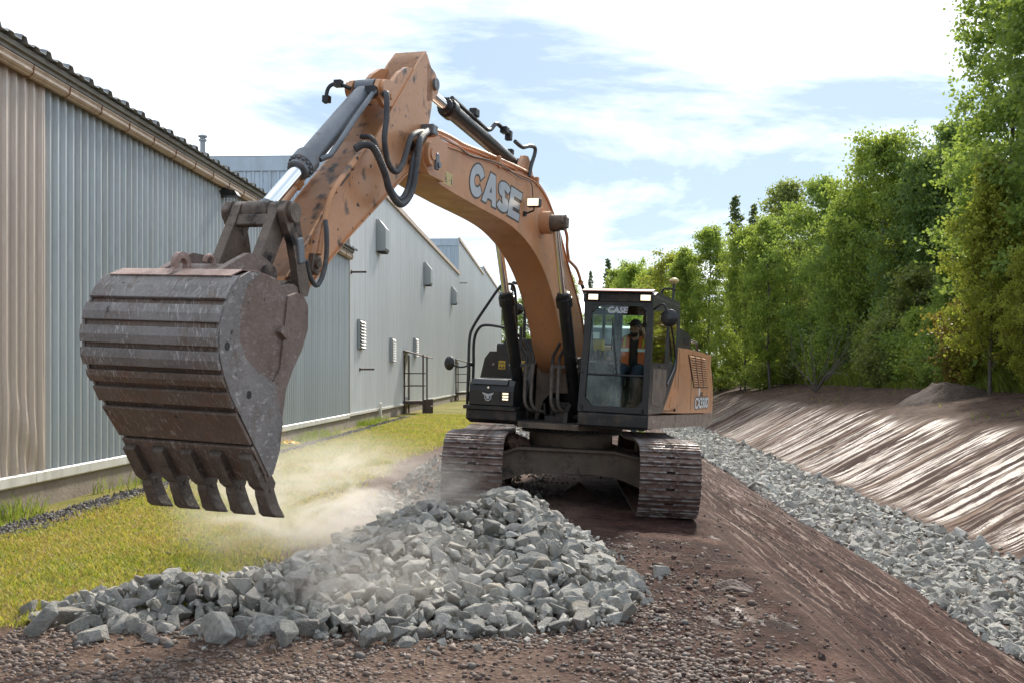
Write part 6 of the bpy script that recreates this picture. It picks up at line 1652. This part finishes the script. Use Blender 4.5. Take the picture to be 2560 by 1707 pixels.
# front row, named one by one from right to left
FR = [
 ('poplar', 2640, 39, -150, 'leaf_mid', 1.0, 'tallest poplar, filling the right edge of the picture'),
 ('poplar', 2520, 44, -40, 'leaf_mid', .95, 'tall poplar with a pale trunk just inside the right edge'),
 ('maple', 2475, 40, 430, 'leaf_yellow', .9, 'yellow-green maple in front of the tall poplars'),
 ('maple', 2590, 36, 620, 'leaf_yellow', .8, 'low yellow-green tree at the right edge under the poplars'),
 ('birch', 2395, 58, 300, 'leaf_dark', 1.0, 'dark green tree left of the tall poplars, stepping down in height'),
 ('maple', 2325, 60, 420, 'leaf_dark', .9, 'dark tree in the notch below the radio mast'),
 ('maple', 2215, 64, 390, 'leaf_light', .85, 'tall maple with upright shoots on top, right of the wood centre'),
 ('maple', 2130, 66, 480, 'leaf_mid', .85, 'broad mid green maple left of the one with upright shoots'),
 ('maple', 2050, 74, 465, 'leaf_mid', .8, 'mid green maple at the centre of the wood edge'),
 ('birch', 1965, 84, 445, 'leaf_olive', .95, 'slim olive birch with a thin pointed top'),
 ('birch', 1925, 78, 520, 'leaf_light', .9, 'light green birch standing below the olive birch'),
 ('spruce', 1838, 112, 488, 'needle', .9, 'dark spruce rising above the broadleaf trees'),
 ('spruce', 1885, 118, 510, 'needle', .8, 'second dark spruce half hidden behind the birches'),
 ('maple', 1862, 82, 575, 'leaf_light', .75, 'light green maple in front of the spruces'),
 ('poplar', 1770, 88, 525, 'leaf_light', 1.0, 'tall light tree left of the spruce, above the engine hood'),
 ('birch', 1715, 90, 580, 'leaf_light', 1.0, 'slender light tree just right of the cab antenna'),
 ('maple', 1690, 120, 630, 'leaf_yellow', 1.0, 'yellowish tree behind the cab antenna'),
 ('maple', 1640, 135, 640, 'leaf_light', .8, 'pale tree over the cab roof'),
 ('maple', 1575, 150, 630, 'leaf_light', .8, 'far pale tree above the left half of the cab roof'),
 ('spruce', 1520, 165, 600, 'needle', .75, 'far dark spruce between boom and cab'),
 ('spruce', 1476, 170, 650, 'needle', .6, 'small far spruce close against the boom'),
 ('birch', 1545, 160, 620, 'leaf_light', 1.0, 'far light birch beside the far spruce'),
 ('maple', 1255, 185, 720, 'leaf_light', .8, 'far tree at the end of the halls left of the boom'),
 ('maple', 1330, 190, 700, 'leaf_mid', .8, 'far tree seen under the boom beside the mirror'),
 ('maple', 1420, 185, 690, 'leaf_light', .8, 'far tree behind the boom foot'),
]
for kind, xp, Yd, yt, mt, wd, lab in FR:
    plant(kind, {'poplar': 'poplar_tree', 'maple': 'maple_tree', 'birch': 'birch_tree', 'spruce': 'spruce_tree'}[kind], at(xp, Yd), Yd, hz(yt, Yd), mt, lab, 'tree', None, wd)
# the wood behind them
GRP = 'trees deeper in the wood'
for i in range(70):
    Yd = 36+105*g9.random(); sW = g9.uniform(20, 38)
    X_ = sW+TD*Yd
    if X_/Yd > .62: Yd = X_/.6
    kd = ['maple', 'birch', 'maple', 'poplar', 'spruce'][int(g9.integers(0, 5))]
    plant(kd, 'woodland_tree', X_, Yd, g9.uniform(11, 15) if kd != 'spruce' else 13, ['leaf_dark', 'leaf_mid', 'leaf_dark', 'leaf_olive'][int(g9.integers(0, 4))] if kd != 'spruce' else 'needle', 'dark tree deep in the wood behind the front row', 'tree', GRP)
# young trees along the edge
SAP = ['thin sapling at the wood edge', 'leafy sapling at the wood edge']
for i in range(34):
    Yd = 35+70*g9.random()**1.2; sW = g9.uniform(17.6, 20.5)
    mt = ['leaf_mid', 'leaf_light', 'leaf_dark', 'leaf_olive', 'leaf_mid'][int(g9.integers(0, 5))]
    tone = {'leaf_mid': 'green', 'leaf_light': 'light green', 'leaf_dark': 'dark green', 'leaf_olive': 'olive'}[mt]
    plant('sapling', 'sapling', sW+TD*Yd, Yd, g9.uniform(3.5, 7.5), mt, f'young {tone} tree at the wood edge', 'tree', f'young {tone} trees at the wood edge')
for i in range(112):
    Yd = 33+85*g9.random()**1.5; sW = g9.uniform(16.9, 19.0)
    mt = ['leaf_mid', 'leaf_light', 'leaf_yellow', 'leaf_mid', 'leaf_olive', 'leaf_light'][int(g9.integers(0, 6))]
    if i in (5, 17): mt = 'leaf_rust'; Yd = 44+2*i/17
    tone = {'leaf_mid': 'green', 'leaf_light': 'light green', 'leaf_yellow': 'yellow-green', 'leaf_olive': 'olive', 'leaf_rust': 'rust-coloured'}[mt]
    plant('shrub', 'shrub', sW+TD*Yd, Yd, g9.uniform(1.2, 3.6), mt, f'{tone} shrub at the foot of the wood', 'shrub', f'{tone} shrubs below the wood')
for i, (xp, Yd, hh) in enumerate(((1800, 92, 2.0), (1850, 86, 2.2), (1900, 80, 2.0), (1700, 105, 2.4), (1640, 118, 2.4), (1500, 130, 2.6), (1400, 150, 3.0), (1290, 160, 3.0), (1230, 165, 3.4))):
    plant('shrub', 'shrub', at(xp, Yd), Yd, hh, 'leaf_light', 'distant pale shrub beyond the excavator', 'shrub', 'distant shrubs', 1.6)
# bare dead shrub
db = MB(); gd = np.random.default_rng(4)
for i in range(16):
    a = gd.uniform(0, 6.28); e = R(gd.uniform(35, 85)); p = np.zeros(3); pts = [p.copy()]
    for q in range(5):
        p = p+np.array([math.cos(a)*math.cos(e), math.sin(a)*math.cos(e), math.sin(e)])*gd.uniform(.3, .55); a += gd.normal(0, .35); e += gd.normal(-.03, .2); pts.append(p.copy())
        if q > 1: db.tube([p, p+gd.normal(0, .35, 3)+np.array([0, 0, .2])], .006, 3, 0, False, [.008, .003])
    db.tube(pts, .02, 5, 0, False, list(np.linspace(.022, .006, 6)))
dsx, dsy = at(2040, 62), 62
ds = db.build('dead_shrub', M['bark']); ds.location = (dsx, dsy, float(terrain(dsx, dsy, False))); ds.scale = (1.7, 1.7, 1.9)
tag(ds, 'bare grey dead shrub in front of the wood', 'shrub')
# weeds along the top of the cut and grass
M['weed'] = leaf_mat('weeds', (.07, .12, .02), (.19, .20, .04), .45)
def blades(name, X, Y, hgt, wid, lean, m, g, label):
    n = len(X); z = terrain(X, Y); a = g.uniform(0, 6.28, n); dx, dy = np.cos(a), np.sin(a)
    la = g.uniform(0, 6.28, n); lx, ly = np.cos(la)*lean*hgt, np.sin(la)*lean*hgt
    b = np.stack([X, Y, z-.01], 1)
    w = np.stack([dx*wid, dy*wid, np.zeros(n)], 1)*.5
    mid = b+np.stack([lx*.35, ly*.35, hgt*.6], 1); tip = b+np.stack([lx, ly, hgt], 1)
    V = np.stack([b-w, b+w, mid+w*.75, tip, mid-w*.75], 1).reshape(-1, 3)
    base = (np.arange(n)*5)[:, None]
    F3 = np.concatenate([base+np.array([0, 1, 2]), base+np.array([0, 2, 4]), base+np.array([4, 2, 3])])
    return tag(link(name, np_mesh(name, V, F3, m, {'rv': np.repeat(g.random(n), 5)})), label, 'grass', kind='stuff')
def grass_mat():
    t = NT('mown grass')
    n = t.math('ADD', t.math('ADD', t.math('MULTIPLY', t.noise(.55, 6, .65), .75), t.math('MULTIPLY', t.noise(2.6, 4, .6), .28)), t.math('MULTIPLY', t.math('SUBTRACT', t.attr('rv'), .5), .30))
    c = t.mix(t.ramp(n, .42, .55), (.19, .26, .045), (.58, .51, .10))
    c = t.mix(t.ramp(n, .535, .60), c, (.42, .29, .13))
    di = t.pbsdf(c, .6, 0, None, .3); tl = t.n('ShaderNodeBsdfTranslucent'); t.l(t.mix(.35, c, (.5, .5, .03)), tl.inputs[0])
    mx = t.n('ShaderNodeMixShader'); mx.inputs[0].default_value = .45; t.l(di, mx.inputs[1]); t.l(tl.outputs[0], mx.inputs[2])
    return t.done(mx.outputs[0])
M['grass'] = grass_mat()
gg = np.random.default_rng(66)
n = 300000; Yb = 6.4+42*gg.random(n)**2.0; lo_ = WALL_X+WALL_D*Yb+.95; Xb = lo_+(5.6+.02*Yb)*gg.random(n)
kp = (gg.random(n) < sstep(-.35, .5, grass_edge(Xb, Yb))) & (Xb/Yb > -.72); Xb, Yb = Xb[kp], Yb[kp]; n = len(Xb)
blades('lawn_grass', Xb, Yb, gg.uniform(.025, .07, n)*(1+Yb*.01), gg.uniform(.004, .009, n)*(1+Yb*.09), .8, M['grass'], gg, 'short sunlit yellow-green lawn grass beside the warehouse')
n = 26000; Yb = 6.8+30*gg.random(n)**1.7; Xb = WALL_X+WALL_D*Yb+1.0+5.2*gg.random(n)
kp = (gg.random(n) < sstep(.06, .22, fbm(Xb*1.7+3, Yb*1.7, 3))) & (grass_edge(Xb, Yb) > -.1); Xb, Yb = Xb[kp], Yb[kp]; n = len(Xb)
blades('rough_grass', Xb, Yb, gg.uniform(.06, .15, n), gg.uniform(.005, .010, n)*(1+Yb*.06), .7, M['grass'], gg, 'rougher unmown tufts scattered over the lawn')
n = 9000; Yb = 8+34*gg.random(n)**1.6; Xb = WALL_X+WALL_D*Yb+.10+.5*gg.random(n)**1.5
kp = gg.random(n) < sstep(-.1, .3, fbm(Yb*.9, Xb*0, 3)+.02); Xb, Yb = Xb[kp], Yb[kp]; n = len(Xb)
M['tallgrass'] = leaf_mat('tall grass', (.06, .13, .015), (.16, .22, .03), .45)
blades('tall_grass', Xb, Yb, gg.uniform(.08, .34, n), gg.uniform(.006, .014, n)*(1+Yb*.02), .5, M['tallgrass'], gg, 'tall green grass along the warehouse foundation')
n = 42000; Yb = 33+85*gg.random(n)**1.3; sW = 16.5+3.2*gg.random(n); Xb = sW+TD*Yb
blades('undergrowth', Xb, Yb, gg.uniform(.2, .95, n)*(.4+.8*sstep(-.2, .2, fbm(Xb*.4, Yb*.4, 3))), gg.uniform(.05, .12, n), .7, M['weed'], gg, 'weeds and ferns along the edge of the wood')
n = 2500; Yb = 18+60*gg.random(n); Xb = gg.uniform(12.6, 16.6, n)+TD*Yb
kp = gg.random(n) < .5*sstep(.05, .3, fbm(Xb*.5, Yb*.5, 3)); blades('bank_weeds', Xb[kp], Yb[kp], gg.uniform(.08, .3, kp.sum()), gg.uniform(.02, .05, kp.sum()), .7, M['weed'], gg, 'sparse weeds on the brown shelf above the far bank')
n = 900; Yb = gg.uniform(6.2, 11, n); Xb = gg.uniform(-3.8, 2.2, n)
blades('dry_straw', Xb, Yb, gg.uniform(.02, .09, n), gg.uniform(.004, .007, n), 1.6, mat('dry straw', (.30, .20, .10), .8), gg, 'stray dry straw on the dirt')

# far radio mast behind the wood
rmst = empty('radio_mast', (at(2292, 150), 150, 1.6), label='thin radio mast showing above the tree tops', cat='mast')
MB().tube([(0, 0, 0), (0, 0, 30)], .12, 6, 0, True, [.2, .08]).build('pole', M['vent_grey'], rmst)
MB().box((0, 0, 29.2), (1.8, .1, .1)).build('crossbar', M['vent_grey'], rmst)
for x in (-.8, 0, .8): MB().cyl((x, 0, 28.4), (x, 0, 31.6 if x else 32.4), .06, 6).build('aerial', M['vent_grey'], rmst)

# ------------------------------------------------------------------ dust raised by the dumped stone
def dust(name, label, c, rad, dens, seed, rot=0):
    t = NT(name)
    vm = t.n('ShaderNodeVectorMath', operation='LENGTH'); t.l(t.tc.outputs['Object'], vm.inputs[0])
    fall = t.ramp(vm.outputs['Value'], .15, 1.0, 1, 0)
    n = t.ramp(t.noise(2.3, 6, .65, t.mapping(loc=(seed, seed*.7, 0)), 1.2), .44, .66)
    d = t.math('MULTIPLY', t.math('MULTIPLY', t.math('POWER', fall, 1.3), n), dens)
    pv = t.n('ShaderNodeVolumePrincipled'); pv.inputs['Color'].default_value = (.95, .90, .84, 1); pv.inputs['Anisotropy'].default_value = .35
    t.l(d, pv.inputs['Density'])
    m = t.done(None, pv.outputs[0])
    pr = [(max(1e-3, math.sin(math.pi*i/12)), -math.cos(math.pi*i/12)) for i in range(13)]
    o = MB().lathe(pr, (0, 0, 0), 24).build(name, m); o.location = c; o.scale = rad; o.rotation_euler = (0, 0, rot)
    return tag(o, label, 'dust', kind='stuff')
dust('dust_cloud', 'pale dust drifting up behind the heap under the bucket', (-1.9, 11.0, .45), (1.95, 1.6, .9), 3.2, 2.0)
dust('dust_wisp', 'thin dust wisp hanging over the front of the heap', (-1.15, 7.55, .42), (1.35, .45, .42), 2.2, 5.0)


# ------------------------------------------------------------------ labels that point to one thing
def singled():
    """things that share a description are told apart by their order across the picture"""
    ORD = ['first', 'second', 'third', 'fourth', 'fifth', 'sixth', 'seventh', 'eighth', 'ninth', 'tenth', 'eleventh', 'twelfth']
    same = {}
    for o in scene.objects:
        if o.parent is None and o.get('label') and o.get('kind') not in ('stuff', 'structure'): same.setdefault(o['label'], []).append(o)
    for lab, os_ in same.items():
        if len(os_) < 2: continue
        os_.sort(key=lambda o: o.matrix_basis.translation.x/max(.1, o.matrix_basis.translation.y))
        k = max(1, math.ceil(len(os_)/12)); per = math.ceil(len(os_)/k)
        if k > 4: continue
        names = {1: [''], 2: ['left half', 'right half'], 3: ['left third', 'middle third', 'right third'], 4: ['leftmost quarter', 'second quarter', 'third quarter', 'rightmost quarter']}[k]
        for i, o in enumerate(os_):
            b, q = divmod(i, per)
            w = ORD[q]+' from left'+(' in '+names[b] if k > 1 else '')
            if len((lab+' '+w).split()) > 16: w = ORD[q]+', '+names[b]
            if len((lab+' '+w).split()) <= 16: o['label'] = lab+', '+w
singled()
